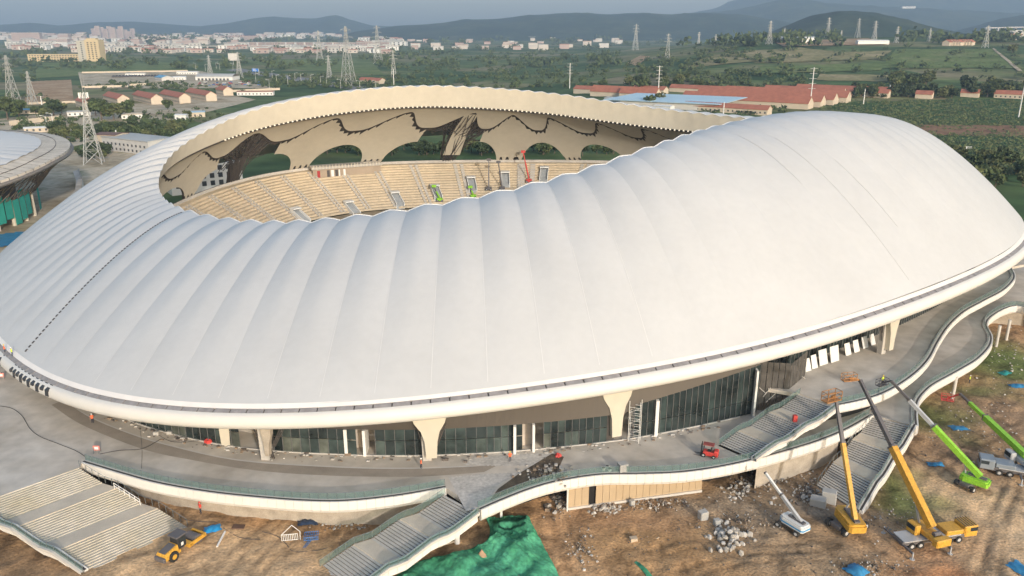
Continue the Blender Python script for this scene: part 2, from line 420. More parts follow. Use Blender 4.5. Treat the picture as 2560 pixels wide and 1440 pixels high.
# vomitories
def on_stand(u, v):
    best = None
    for i in range(0, 1400):
        n = 26 + 66 * i / 1400
        for k in range(NR):
            p = brow(n, 3.2 + k * 1.45, -0.4 - k * 0.8); dx = p.y * cos(PITCH) - (p.z - CAM_H) * sin(PITCH)
            uu = 1280 + FPX * p.x / dx; vv = 720 - FPX * (p.y * sin(PITCH) + (p.z - CAM_H) * cos(PITCH)) / dx
            e = (uu - u) ** 2 + (vv - v) ** 2
            if best is None or e < best[0]: best = (e, n, k)
    return best[1], best[2]
for u, v in ((735, 528), (868, 506), (984, 484), (1086, 466), (1176, 449), (1262, 434), (1362, 424)):
    n, k = on_stand(u, v)
    off = 3.2 + k * 1.45; zt = -0.1 - k * 0.8
    ow = (brow(n, off + 1, 0) - brow(n, off, 0)); ow.z = 0; ow.normalize(); sd = Vector((-ow.y, ow.x, 0))
    base = brow(n, off, zt - 0.1)
    V = lambda a, b, c: base + sd * a + ow * b + Vector((0, 0, c))
    for s in (-1, 1):
        x0, x1 = sorted((s * 1.75, s * 1.5))
        part(MB().hexa([V(x0, 0, -.6), V(x1, 0, -.6), V(x1, 7.5, -5.2), V(x0, 7.5, -5.2), V(x0, 0, 1.0), V(x1, 0, 1.0), V(x1, 7.5, -2.6), V(x0, 7.5, -2.6)]), 'vomitory_wall', M_WHITE)
    part(MB().hexa([V(-1.9, -0.2, .75), V(1.9, -.2, .75), V(1.9, 2.3, .55), V(-1.9, 2.3, .55), V(-1.9, -.2, 1.15), V(1.9, -.2, 1.15), V(1.9, 2.3, .95), V(-1.9, 2.3, .95)]), 'vomitory_roof', M_WHITE)
    part(MB().hexa([V(-1.5, .3, -3), V(1.5, .3, -3), V(1.5, 7.5, -6.3), V(-1.5, 7.5, -6.3), V(-1.5, .3, .1), V(1.5, .3, .1), V(1.5, 7.5, -3.7), V(-1.5, 7.5, -3.7)]), 'vomitory_floor', mat('vomitory_grey', (0.30, 0.31, 0.31), 0.8))
# control room on the top rows
nA, nB = find_n(765, foot, 40, 78), find_n(940, foot, 40, 78)
pa, pb = brow(nA, 5.0, 0), brow(nB, 5.0, 0); pa.z = pb.z = bowl_top(nA) - 2.0
dl = (pb - pa); L = dl.length; dl.normalize(); inw = Vector((dl.y, -dl.x, 0))
if inw.y > 0: inw = -inw
def CR(a, b, c): return pa + dl * (a * L) + inw * b + Vector((0, 0, c))
def crbox(a0, a1, b0, b1, c0, c1, name, m):
    part(MB().hexa([CR(a0, b0, c0), CR(a1, b0, c0), CR(a1, b1, c0), CR(a0, b1, c0), CR(a0, b0, c1), CR(a1, b0, c1), CR(a1, b1, c1), CR(a0, b1, c1)]), name, m)
M_BRN = mat('brown_board', (0.33, 0.26, 0.19), 0.8, 0.1, 0.2)
crbox(0, 1, -4, 1.2, -1, 2.9, 'control_room', M_BRN)
crbox(-0.02, 1.02, -4.5, 1.9, 2.9, 3.9, 'control_room_roof', M_CONC)
for k in range(22): crbox(0.0 + k * 0.046, 0.012 + k * 0.046, 1.9, 2.05, 2.95, 4.5, 'rebar_post', M_CLAD)
for a, b_, m in ((0.06, 0.1, mat('red_panel', (0.35, 0.03, 0.03))), (0.2, 0.24, M_DARK), (0.26, 0.3, M_WHITE), (0.32, 0.36, M_DARK), (0.37, 0.39, M_WHITE), (0.44, 0.47, M_WHITE)): crbox(a, b_, 1.2, 1.3, -0.6, 2.3, 'window', m)
# ================================================================== TERRAIN, HILLS, HAZE
def terr(x, y):
    if y < 300: return 0.0
    r = x / max(y, 1)
    h = 46 * sst(700, 2000, y) * sst(0.06, 0.34, r) * (1 - sst(2300, 3600, y))
    h += 10 * sst(500, 1100, y) * sst(0.0, 0.16, r) * (1 - sst(1500, 2600, y))
    h += (noise2(x / 260, y / 330) * 3.0) * sst(600, 1500, y)
    return h
def at_g(u, v):
    """ground point seen at a photo pixel"""
    x = (u - 1280) / FPX; y = (720 - v) / FPX
    d = Vector((x, cos(PITCH) + y * sin(PITCH), -sin(PITCH) + y * cos(PITCH)))
    t = 250.0
    while t < 16000:
        p = d * t
        if CAM_H + p.z <= terr(p.x, p.y): break
        t *= 1.006
    p = d * t; return Vector((p.x, p.y, terr(p.x, p.y)))
def ground_mat(name, stops, scale, stretch=(1, 1, 1), cell=None, rough=0.95, fine=0.25, fscale=0.3, bump=0.0):
    m = bpy.data.materials.new(name); m.use_nodes = True; n = m.node_tree.nodes; l = m.node_tree.links
    b = n['Principled BSDF']; b.inputs['Roughness'].default_value = rough; b.inputs['Specular IOR Level'].default_value = 0.1
    tc = n.new('ShaderNodeTexCoord'); mp = n.new('ShaderNodeMapping'); mp.inputs['Scale'].default_value = stretch; l.new(tc.outputs['Object'], mp.inputs[0])
    no = n.new('ShaderNodeTexNoise'); no.inputs['Scale'].default_value = scale; no.inputs['Detail'].default_value = 7; no.inputs['Roughness'].default_value = 0.62
    l.new(mp.outputs[0], no.inputs['Vector']); val = no.outputs[0]
    if cell:
        # field parcels: distorted voronoi cells
        vo = n.new('ShaderNodeTexVoronoi'); vo.inputs['Scale'].default_value = cell
        mix = n.new('ShaderNodeVectorMath'); mix.operation = 'MULTIPLY_ADD'; mix.inputs[1].default_value = (300, 300, 0)
        no2 = n.new('ShaderNodeTexNoise'); no2.inputs['Scale'].default_value = 0.002; l.new(mp.outputs[0], no2.inputs['Vector'])
        l.new(no2.outputs[1], mix.inputs[0]); l.new(mp.outputs[0], mix.inputs[2]); l.new(mix.outputs[0], vo.inputs['Vector'])
        sp = n.new('ShaderNodeSeparateColor'); l.new(vo.outputs['Color'], sp.inputs[0])
        ad = n.new('ShaderNodeMath'); ad.operation = 'MULTIPLY_ADD'; ad.inputs[1].default_value = 0.30; l.new(sp.outputs[0], ad.inputs[0])
        m2 = n.new('ShaderNodeMath'); m2.operation = 'MULTIPLY'; m2.inputs[1].default_value = 0.72; l.new(val, m2.inputs[0]); l.new(m2.outputs[0], ad.inputs[2]); val = ad.outputs[0]
    r = n.new('ShaderNodeValToRGB'); cr = r.color_ramp
    while len(cr.elements) < len(stops): cr.elements.new(0.5)
    for e, (p, c) in zip(cr.elements, stops): e.position = p; e.color = (*c, 1)
    l.new(val, r.inputs[0])
    n3 = n.new('ShaderNodeTexNoise'); n3.inputs['Scale'].default_value = fscale; n3.inputs['Detail'].default_value = 5; l.new(mp.outputs[0], n3.inputs['Vector'])
    mr = n.new('ShaderNodeMapRange'); mr.inputs[1].default_value = 0.3; mr.inputs[2].default_value = 0.7; mr.inputs[3].default_value = 1 - fine; mr.inputs[4].default_value = 1 + fine; l.new(n3.outputs[0], mr.inputs[0])
    vm = n.new('ShaderNodeVectorMath'); vm.operation = 'SCALE'; l.new(r.outputs[0], vm.inputs[0]); l.new(mr.outputs[0], vm.inputs['Scale'])
    l.new(vm.outputs[0], b.inputs['Base Color'])
    if bump:
        bb = n.new('ShaderNodeBump'); bb.inputs['Strength'].default_value = bump; bb.inputs['Distance'].default_value = 0.4; l.new(n3.outputs[0], bb.inputs['Height']); l.new(bb.outputs[0], b.inputs['Normal'])
    MATS[name] = m; return m
M_LAND = ground_mat('farmland', [(0.30, (0.034, 0.062, 0.024)), (0.40, (0.060, 0.098, 0.034)), (0.50, (0.095, 0.130, 0.048)), (0.58, (0.155, 0.160, 0.070)), (0.68, (0.22, 0.185, 0.11)), (0.8, (0.085, 0.11, 0.045))], 0.006, cell=0.0065, fine=0.3, fscale=0.04)
M_HILL = ground_mat('hillside', [(0.32, (0.014, 0.028, 0.016)), (0.5, (0.026, 0.044, 0.022)), (0.62, (0.048, 0.062, 0.03)), (0.8, (0.10, 0.095, 0.06))], 0.0035, fine=0.3, fscale=0.02)
ys = [-400, 0, 150, 244, 258, 300, 340, 400] + [400 * 1.055 ** k for k in range(1, 72)]
rs = [-1.6, -1.2, -0.95] + [-0.8 + 1.6 * k / 64 for k in range(65)] + [0.95, 1.2, 1.6]
mb = MB(); mb.grid([[(r * max(y, 500), y, terr(r * max(y, 500), y) if y > 300 else (-1.6 if y < 250 else -0.05)) for r in rs] for y in ys])
mb.f = [f[::-1] for f in mb.f]
tag(mb.build('terrain', M_LAND, smooth=True), 'green farmland plain reaching to the hazy hills', kind='structure')
def hill(name, D, prof, depth, label, seed=0, base=-8, m=None, rough=0.04):
    us = [p[0] for p in prof]; vs_ = [p[1] for p in prof]
    rows = []
    nU = 90
    for i in range(nU + 1):
        u = us[0] + (us[-1] - us[0]) * i / nU; v = float(np.interp(u, us, vs_))
        c = at_y(u, v, D); hgt = c.z - base; row = []
        for j in range(25):
            s = -1 + 2 * j / 24
            f = (0.5 + 0.5 * cos(pi * s)) ** 0.8
            n_ = noise2(c.x / (D * 0.018), s * 4.1, seed) * rough + noise2(c.x / (D * 0.007), s * 11, seed + 3) * rough * 0.4
            y = D + s * depth * (1.0 if s < 0 else 0.8)
            row.append((c.x * (1 + s * 0.06), y, base + hgt * max(0, f * (1 + n_ * (0.3 + abs(sin(pi * s)) * 1.6)))))
        rows.append(row)
    o = MB().grid(rows); o.f = [f for f in o.f]
    ob = o.build(name, m or M_HILL, smooth=True)
    return tag(ob, label, kind='structure')
hill('mountain', 11000, [(1500, 66), (1650, 46), (1700, 38), (1790, 20), (1830, 3), (1870, -8), (2000, -22), (2200, -26), (2400, -20), (2560, -24), (2700, -10), (2900, 40)], 2600, 'tall blue-grey mountain rising out of the frame on the right', 1)
hill('mountain_ridge', 8200, [(1560, 62), (1650, 46), (1760, 33), (1850, 23), (1920, 5), (1960, -2), (2040, 4), (2130, 14), (2250, 18), (2400, 26), (2560, 34), (2700, 50)], 1800, 'nearer shoulder of the big mountain behind the green hill', 2)
hill('hill_range', 9500, [(-300, 66), (-100, 60), (0, 62), (80, 57), (150, 64), (260, 55), (330, 54), (420, 60), (500, 66), (560, 60), (620, 49), (680, 41), (740, 45), (790, 47), (825, 40), (845, 37), (870, 48), (930, 64), (1050, 68)], 1500, 'pale hazy range with a peaked summit on the left horizon', 5)
hill('hill_range', 6500, [(900, 78), (980, 66), (1100, 58), (1160, 49), (1250, 47), (1320, 38), (1390, 34), (1450, 32), (1530, 36), (1600, 32), (1680, 36), (1760, 31), (1840, 36), (1950, 52), (2050, 80)], 1500, 'long low range of hills along the middle of the horizon', 8)
hill('green_hill', 3400, [(1800, 112), (1880, 95), (1940, 78), (1990, 56), (2040, 37), (2085, 29), (2130, 26), (2180, 32), (2240, 47), (2300, 64), (2380, 82), (2450, 97), (2520, 112)], 800, 'rounded dark green hill behind the row of pylons', 11, rough=0.025)
hill('low_hill', 5600, [(2380, 90), (2440, 68), (2500, 50), (2560, 38), (2640, 34), (2740, 50), (2860, 88)], 1200, 'low wooded hill at the right edge of the horizon', 13)
# the air
hz = MB().box(-17000, 17000, -1500, 16500, -12, 560).build('haze', None)
hm = bpy.data.materials.new('haze'); hm.use_nodes = True; hn = hm.node_tree.nodes; hn.clear()
pv = hn.new('ShaderNodeVolumePrincipled'); pv.inputs['Color'].default_value = (0.41, 0.565, 0.77, 1); pv.inputs['Density'].default_value = 1.1e-4; pv.inputs['Anisotropy'].default_value = 0.0
ho = hn.new('ShaderNodeOutputMaterial'); hm.node_tree.links.new(pv.outputs[0], ho.inputs['Volume'])
hz.data.materials.clear(); hz.data.materials.append(hm); tag(hz, 'pale blue summer haze over the plain', kind='stuff')
# ================================================================== PLAZA DECK, FACADE, STAIRS
DZ = 6.0; TZ = 10.5
def crom(pts, step=0.5, smooth=True):
    pts = [Vector(p) for p in pts]; out = []
    for i in range(len(pts) - 1):
        p0, p1, p2, p3 = pts[max(i - 1, 0)], pts[i], pts[i + 1], pts[min(i + 2, len(pts) - 1)]
        k = max(2, int((p2 - p1).length / step))
        for j in range(k):
            t = j / k
            if smooth: out.append(0.5 * ((2 * p1) + (p2 - p0) * t + (2 * p0 - 5 * p1 + 4 * p2 - p3) * t * t + (3 * p1 - p0 - 3 * p2 + p3) * t ** 3))
            else: out.append(p1.lerp(p2, t))
    out.append(pts[-1]); return out
def walk(line, step):
    """points every step metres along a dense line, with right-hand outward normals"""
    acc = [0.0]
    for a, b in zip(line, line[1:]): acc.append(acc[-1] + (b - a).length)
    L = acc[-1]; n = max(1, round(L / step)); res = []; j = 0
    for i in range(n + 1):
        d = L * i / n
        while j < len(acc) - 2 and acc[j + 1] < d: j += 1
        f = (d - acc[j]) / max(1e-6, acc[j + 1] - acc[j]); p = line[j].lerp(line[j + 1], f)
        t = line[min(j + 3, len(line) - 1)] - line[max(j - 2, 0)]; t.z = 0; t.normalize()
        res.append((p, Vector((t.y, -t.x, 0))))
    return res
M_DECK = mat('deck_concrete', (0.48, 0.415, 0.335), 0.9, 0.16, 0.10, fine=0.13, fscale=0.35, col2=(0.54, 0.49, 0.425))
M_FAS = mat('fascia_white', (0.66, 0.63, 0.585), 0.5, 0.04, 0.2)
M_COPE = mat('coping_grey', (0.50, 0.47, 0.43), 0.7, 0.06, 0.5)
M_RAIL = mat('rail_steel', (0.18, 0.20, 0.20), 0.4, 0.1, 1, metal=0.4)
M_GLS = bpy.data.materials.new('rail_glass'); M_GLS.use_nodes = True
_n = M_GLS.node_tree.nodes; _b = _n['Principled BSDF']; _t = _n.new('ShaderNodeBsdfTransparent'); _m = _n.new('ShaderNodeMixShader')
_b.inputs['Base Color'].default_value = (0.13, 0.20, 0.19, 1); _b.inputs['Roughness'].default_value = 0.15; _m.inputs[0].default_value = 0.45
_t.inputs[0].default_value = (0.85, 0.95, 0.92, 1)
M_GLS.node_tree.links.new(_t.outputs[0], _m.inputs[1]); M_GLS.node_tree.links.new(_b.outputs[0], _m.inputs[2]); M_GLS.node_tree.links.new(_m.outputs[0], _n['Material Output'].inputs[0])

fasL = [(-68.6, 113.0, DZ), (-61, 109.6, DZ), (-53.6, 106.6, DZ), (-45, 104.2, DZ), (-37.2, 102.8, DZ), (-30, 101.9, DZ), (-24, 101.9, DZ), (-16.5, 103.4, DZ), (-10.0, 105.6, DZ)]
p_st = at(1200, 1275, DZ)
fasC = [tuple(p_st), tuple(at(1262, 1248, DZ)), tuple(at(1330, 1222, DZ)), tuple(at(1400, 1203, DZ)), tuple(at(1500, 1188, DZ)), tuple(at(1600, 1186, DZ)), tuple(at(1700, 1182, DZ)), tuple(at(1800, 1168, DZ)), tuple(at(1900, 1146, DZ)), tuple(at(2000, 1118, DZ)), tuple(at(2060, 1098, DZ)), tuple(at(2120, 1072, DZ)), tuple(at(2180, 1038, DZ))]
fasB = [tuple(at(2292, 1066, DZ)), tuple(at(2290, 1030, DZ)), tuple(at(2296, 1000, DZ)), tuple(at(2320, 972, DZ)), tuple(at(2345, 955, DZ)), tuple(at(2400, 925, DZ)), tuple(at(2445, 897, DZ)), tuple(at(2474, 865, DZ)), tuple(at(2478, 840, DZ)), tuple(at(2466, 815, DZ)), tuple(at(2475, 795, DZ)), tuple(at(2510, 773, DZ)), tuple(at(2545, 765, DZ)), tuple(at(2580, 776, DZ))]
fasA = [tuple(at(2092, 1014, TZ)), tuple(at(2150, 1002, TZ)), tuple(at(2205, 985, TZ)), tuple(at(2255, 958, TZ)), tuple(at(2298, 925, TZ)), tuple(at(2325, 893, TZ)), tuple(at(2345, 855, TZ)), tuple(at(2372, 815, TZ)), tuple(at(2410, 780, TZ)), tuple(at(2460, 752, TZ)), tuple(at(2505, 728, TZ)), tuple(at(2530, 705, TZ)), tuple(at(2536, 688, TZ)), tuple(at(2525, 668, TZ))]
gTL, gTR = Vector((-78, 101, DZ)), Vector((-68.3, 111.3, DZ))
gv = Vector((19.5, -8.4, 0))
GZ = 0.9
gBL, gBR = Vector((-58.5, 92.6, GZ)), Vector((-48.7, 103.0, GZ))
LL, LC, LB, LA = crom(fasL), crom(fasC), crom(fasB), crom(fasA)
plaza = empty('plaza_deck', (0, 110, 0)); tag(plaza, 'raised grey concrete deck around the stadium with white panelled edges', kind='structure')
def dpart(mb, name, m, smooth=False, parent=None):
    o = mb.build(name, m, None, smooth); o.parent = parent or plaza
    o.matrix_parent_inverse = Matrix.Translation(-(parent or plaza).location)
    return o
outline = [(-190, 190), (-190, 110), (-120, 84), (-90, 90), (gTL.x, gTL.y), (gTR.x, gTR.y)] + [(p.x, p.y) for p in LL] + [(p.x, p.y) for p in LC] + [(p.x, p.y) for p in LB] + [(175, 200), (175, 235), (110, 235), (60, 175), (0, 150), (-60, 160), (-115, 210)]
dpart(MB().poly(outline, DZ - 0.9, DZ), 'deck_slab', M_DECK)
ter = [(50.9, 128.7)] + [(p.x, p.y) for p in LA] + [(150, 215), (120, 215), (75, 165), (48, 137), (46, 131)]
dpart(MB().poly(ter, TZ - 0.7, TZ), 'upper_terrace', M_DECK)
def fascia(line, h=1.75, w=1.33, parent=None, out=0.0):
    q = walk(line, w)
    for (p, o), (p2, o2) in zip(q, q[1:]):
        t = (p2 - p).normalized(); g = t * 0.018
        a, b = p + g, p2 - g
        prof = [(0.30 + out, 0.12), (0.34 + out, -h * 0.72), (0.10 + out, -h), (-0.25, -h), (-0.25, 0.12)]
        dpart(MB().sweep([(a, o), (b, o2)], prof), 'fascia_panel', M_FAS, parent=parent)
    dpart(MB().sweep([(p, o) for p, o in q], [(0.26, 0.0), (0.26, -h * 0.7), (-0.1, -h + 0.06), (-0.1, 0.0)], caps=False), 'fascia_core', M_GUT, parent=parent)
    dpart(MB().sweep([(p, o) for p, o in q], [(-0.30, 0.14), (-0.85, 0.14), (-0.85, -0.3), (-0.30, -0.3)], caps=False), 'coping', M_COPE, parent=parent)
    dpart(MB().sweep([(p, o) for p, o in q], [(0.05, 0.145), (-0.28, 0.145), (-0.28, -0.2), (0.05, -0.2)], caps=False), 'edge_channel', M_DARK, parent=parent)
def railing(line, label, off=-0.55, step=1.35, h=1.15, glass=True):
    q = walk(line, step); e = empty('railing', q[0][0]); tag(e, label, 'railing')
    pts = [p + o * off for p, o in q]
    me = MB().box(-0.03, 0.03, -0.03, 0.03, 0, h).mesh('rail_post', M_RAIL)
    for p in pts: inst('rail_post', me, e, p - e.location)
    o = MB().path([p + Vector((0, 0, h)) for p in pts], 0.04, 4).build('handrail', M_RAIL); o.parent = e; o.matrix_parent_inverse = Matrix.Translation(-e.location)
    if glass:
        for a, b in zip(pts, pts[1:]):
            o = MB().grid([[a + Vector((0, 0, 0.12)), a + Vector((0, 0, h - 0.06))], [b + Vector((0, 0, 0.12)), b + Vector((0, 0, h - 0.06))]]).build('glass_panel', M_GLS); o.parent = e; o.matrix_parent_inverse = Matrix.Translation(-e.location)
    return e
fascia(LL); fascia(LC); fascia(LB); fascia(LA, 1.5)
railing(LL, 'glass railing along the left deck edge above the long white fascia')
railing(LC, 'glass railing along the curved deck edge in front of the forklift')
railing(LB, 'glass railing on the outermost snaking walkway edge at the right')
railing(LA, 'glass railing on the upper terrace edge at the right')
# thin overlays on the deck
def strip(up, lo, z, name, m, parent):
    a, b = crom([at(u, v, z) for u, v in up], 1.0), crom([at(u, v, z) for u, v in lo], 1.0); k = 60
    f = lambda L, t: L[min(len(L) - 1, int(t * (len(L) - 1) + 0.5))]
    return dpart(MB().grid([[f(b, i / k), f(a, i / k)] for i in range(k + 1)]), name, m, parent=parent)
M_CHAN = mat('channel_concrete', (0.29, 0.245, 0.195), 0.9, 0.14, 0.25, fine=0.1)
strip([(160, 1000), (222, 1042), (320, 1083), (425, 1115), (600, 1152), (850, 1169), (1025, 1172), (1190, 1166), (1250, 1160)], [(129, 1012), (205, 1062), (355, 1122), (480, 1150), (640, 1176), (825, 1189), (1025, 1192), (1127, 1187), (1210, 1180)], DZ + 0.006, 'drain_channel', M_CHAN, plaza)
strip([(150, 996), (222, 1039), (320, 1080), (425, 1112), (600, 1149), (850, 1166), (1025, 1169), (1180, 1164)], [(160, 1000), (222, 1042), (320, 1083), (425, 1115), (600, 1152), (850, 1169), (1025, 1172), (1190, 1166)], DZ + 0.010, 'channel_kerb', M_COPE, plaza)
M_PAVE = mat('paving_pale', (0.47, 0.44, 0.40), 0.9, 0.14, 0.5, fine=0.15, fscale=2)
def sheet(px, z, name, m, parent=None):
    pts = [at(u, v, z) for u, v in px]
    return dpart(MB().add(pts, [tuple(range(len(pts)))]), name, m, parent=parent)
# paving with toothed edges where laying has stopped
def toothed(edge_px, other_px, z, name, m):
    e = crom([at(u, v, z) for u, v in edge_px], 0.6, False); pts = []
    for i in range(len(e) - 1):
        t = (e[i + 1] - e[i]); nrm = Vector((t.y, -t.x, 0)).normalized()
        pts += [e[i], e[i] + t * 0.5 + nrm * 0.28]
    pts.append(e[-1]); pts += [at(u, v, z) for u, v in other_px]
    dpart(MB().add(pts, [tuple(range(len(pts)))]), name, m)
toothed([(1330, 1165), (1250, 1166), (1160, 1164)], [(1185, 1141), (1380, 1132)], DZ + 0.014, 'paving', M_PAVE)
toothed([(1120, 1192), (1200, 1184), (1300, 1180)], [(1245, 1215), (1205, 1268), (1165, 1278)], DZ + 0.014, 'paving', M_PAVE)
M_DIRT2 = mat('churned_earth', (0.10, 0.075, 0.05), 0.95, 0.4, 0.8, fine=0.3, bump=0.5)
sheet([(1300, 1182), (1380, 1134), (1410, 1142), (1395, 1175), (1410, 1196), (1330, 1214), (1265, 1238), (1225, 1250), (1245, 1222)], DZ + 0.02, 'earth_patch', M_DIRT2)
M_STAIN = mat('stain_grey', (0.36, 0.33, 0.30), 0.9, 0.12, 0.3)

# ---------------- stairs
M_STEP = mat('step_concrete', (0.47, 0.44, 0.39), 0.85, 0.08, 0.6)
M_STEPG = mat('step_sandy', (0.47, 0.415, 0.315), 0.85, 0.14, 0.12, col2=(0.46, 0.425, 0.37), fine=0.1, fscale=0.8)
M_LAND2 = mat('landing_dusty', (0.50, 0.435, 0.345), .9, .12, .3, fine=.1)
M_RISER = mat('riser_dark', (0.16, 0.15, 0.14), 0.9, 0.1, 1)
def stairs(name, TL, TR, BL, BR, flights, label, m, lands=2, skirt=None):
    """ruled stair between a top edge and a bottom edge, flights separated by landings"""
    e = empty(name, BL); tag(e, label, 'stairs'); inv = Matrix.Translation(-e.location)
    n = sum(flights); L = ((TL + TR) / 2 - (BL + BR) / 2); L.z = 0; L = L.length
    land = L * 0.135 if lands else 0; nl = len(flights) - 1
    tread = (L - land * nl) / n; rise = (TL.z - BL.z) / n
    d = 0.0; z = TL.z; k = 0
    def pt(side, d): a, b = (TL, BL) if side == 0 else (TR, BR); p = a.lerp(b, d / L); return Vector((p.x, p.y, 0))
    for fi, f in enumerate(flights):
        for s in range(f):
            z -= rise; a, b, c, g = pt(0, d), pt(1, d), pt(1, d + tread + 0.02), pt(0, d + tread + 0.02)
            zz = lambda p, h: Vector((p.x, p.y, h))
            lo = z - rise - 0.15
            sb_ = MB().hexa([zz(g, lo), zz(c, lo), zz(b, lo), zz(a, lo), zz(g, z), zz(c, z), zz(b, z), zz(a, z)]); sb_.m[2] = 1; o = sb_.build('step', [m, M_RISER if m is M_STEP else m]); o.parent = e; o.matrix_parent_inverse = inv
            d += tread
        if fi < nl:
            a, b, c, g = pt(0, d), pt(1, d), pt(1, d + land), pt(0, d + land)
            o = MB().hexa([zz(g, z - .4), zz(c, z - .4), zz(b, z - .4), zz(a, z - .4), zz(g, z - 0.005), zz(c, z - 0.005), zz(b, z - .005), zz(a, z - .005)]).build('landing', M_LAND2); o.parent = e; o.matrix_parent_inverse = inv
            d += land
    def side_line(side):
        pts = []; d = 0.0; z = TL.z
        p = pt(side, 0); pts.append(Vector((p.x, p.y, z)))
        for fi, f in enumerate(flights):
            d += f * tread; z -= f * rise; p = pt(side, min(d, L)); pts.append(Vector((p.x, p.y, z)))
            if fi < nl: d += land; p = pt(side, d); pts.append(Vector((p.x, p.y, z)))
        return pts
    return e, side_line(0), side_line(1)
eG, gl, gr = stairs('grand_stairs', gTL, gTR, gBL, gBR, [11, 11, 12], 'wide sandy concrete stairs in three flights beside the road roller', M_STEPG)
sTL, sTR = at(1112, 1236, DZ), at(1192, 1280, DZ)
sBL = at(800, 1418, 0.4); sBR = sBL + (sTR - sTL) * 1.15; sBR.z = 0.4
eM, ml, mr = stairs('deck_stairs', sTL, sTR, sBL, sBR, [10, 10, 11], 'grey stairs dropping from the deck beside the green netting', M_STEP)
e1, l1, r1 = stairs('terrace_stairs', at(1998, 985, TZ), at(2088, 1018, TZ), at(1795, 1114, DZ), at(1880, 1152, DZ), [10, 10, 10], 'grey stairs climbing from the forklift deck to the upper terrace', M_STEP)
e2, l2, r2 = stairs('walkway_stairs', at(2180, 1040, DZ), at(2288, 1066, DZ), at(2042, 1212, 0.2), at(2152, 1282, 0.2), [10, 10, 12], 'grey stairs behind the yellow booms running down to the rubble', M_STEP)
def stringer(line, rev, h=1.6, w=1.35, lift=0.25):
    L = crom([p + Vector((0, 0, lift)) for p in line], 0.5, False)
    if rev: L = L[::-1]
    fascia(L, h, w)
def rail_line(line, rev, label, off=-0.3, lift=0.1, **k):
    L = crom([p + Vector((0, 0, lift)) for p in line], 0.5, False)
    if rev: L = L[::-1]
    return railing(L, label, off, **k)
stringer(mr, False, 1.7); stringer(gl, True, 1.5); stringer(r1, False, 1.5, lift=0.5); stringer(r2, True, 1.7); 
rail_line(ml, True, 'glass railing on the far side of the stairs beside the green netting', 0.15)
rail_line(mr, False, 'glass railing on the near side of the stairs beside the green netting', -0.6)
rail_line(gr, True, 'pale steel railing down the right side of the wide sandy stairs', 0.1, glass=False)
rail_line(gl, True, 'railing down the left side of the wide sandy stairs', -0.5)
rail_line(l1, True, 'glass railing on the facade side of the stairs up to the terrace', 0.1)
rail_line(r1, False, 'glass railing on the outer side of the stairs up to the terrace', -0.45)
rail_line(l2, True, 'steel railing on the left side of the stairs behind the yellow booms', 0.1, glass=False)
rail_line(r2, True, 'glass railing on the right side of the stairs behind the yellow booms', -0.5)
# solid flanks under the open sides of the stairs
for line in (ml, l2, gr, l1):
    L = crom([p for p in line], 1.0, False); base = 0.0 if line is not l1 else DZ
    dpart(MB().grid([[p + Vector((0, 0, -0.12)), Vector((p.x, p.y, max(base, p.z - 0.9)))] for p in L]), 'stair_flank', M_COPE)
# white handrail on the wide stairs
wr = crom([gr[2], gr[3]], 0.5, False)
whr = empty('handrail', wr[0]); tag(whr, 'white looped handrail on the middle flight of the wide stairs', 'handrail')
sd = Vector((-0.35, -0.3, 0))
for h in (0.55, 1.0):
    o = MB().path([wr[0] + sd + Vector((0, 0, h))] + [p + sd + Vector((0, 0, h)) for p in wr], 0.06, 5).build('bar', M_WHITE); o.parent = whr; o.matrix_parent_inverse = Matrix.Translation(-whr.location)
for k in range(6):
    p = wr[0].lerp(wr[-1], k / 5) + sd; o = MB().tube(p, p + Vector((0, 0, 1.0)), 0.05).build('post', M_WHITE); o.parent = whr; o.matrix_parent_inverse = Matrix.Translation(-whr.location)

# ---------------- walls under the deck
M_BEIGE = mat('beige_panel', (0.40, 0.30, 0.19), 0.7, 0.06, 0.3)
M_WALL = mat('rough_wall', (0.36, 0.31, 0.25), 0.9, 0.18, 0.6, fine=0.15)
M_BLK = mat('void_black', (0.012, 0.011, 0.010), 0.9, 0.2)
bw = empty('panel_wall', at(1420, 1275, 0)); tag(bw, 'beige panel wall with a dark doorway under the curved deck edge', 'wall')
inv = Matrix.Translation(-bw.location)
A_, B_ = at(1420, 1280, 0) + Vector((0, 0.6, 0)), at(1755, 1232, 0) + Vector((0, .4, 0)); nP = 20
for k in range(nP):
    a, b = A_.lerp(B_, (k + 0.02) / nP), A_.lerp(B_, (k + 0.98) / nP); th = Vector((0, 0.15, 0))
    dk = (k == 3)
    q = th * (3 if dk else 0)
    o = MB().hexa([a + q, b + q, b + q + th, a + q + th] + [p + Vector((0, 0, 4.9)) for p in (a + q, b + q, b + q + th, a + q + th)]).build('doorway' if dk else 'panel', M_BLK if dk else M_BEIGE); o.parent = bw; o.matrix_parent_inverse = inv
o = MB().beam(A_ + Vector((-.3, -.1, 0.2)), B_ + Vector((0, -.1, 0.2)), 0.3, 0.4).build('plinth', M_COPE); o.parent = bw; o.matrix_parent_inverse = inv
def underwall(line, inset, m, name, z1=DZ - 0.9, i0=0, i1=None):
    q = walk(line, 1.5)[i0:i1]
    return dpart(MB().grid([[p - o * inset + Vector((0, 0, z1 - p.z)), Vector(((p - o * inset).x, (p - o * inset).y, -0.2))] for p, o in q]), name, m)
underwall(LL, 2.2, M_WALL, 'retaining_wall', i0=4)
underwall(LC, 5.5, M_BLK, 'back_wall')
underwall(LC, 0.9, M_WALL, 'retaining_wall', i0=32, i1=46)
underwall(LB, 4.0, M_WALL, 'retaining_wall')
underwall(LA, 3.0, M_BLK, 'back_wall', z1=TZ - 0.7)
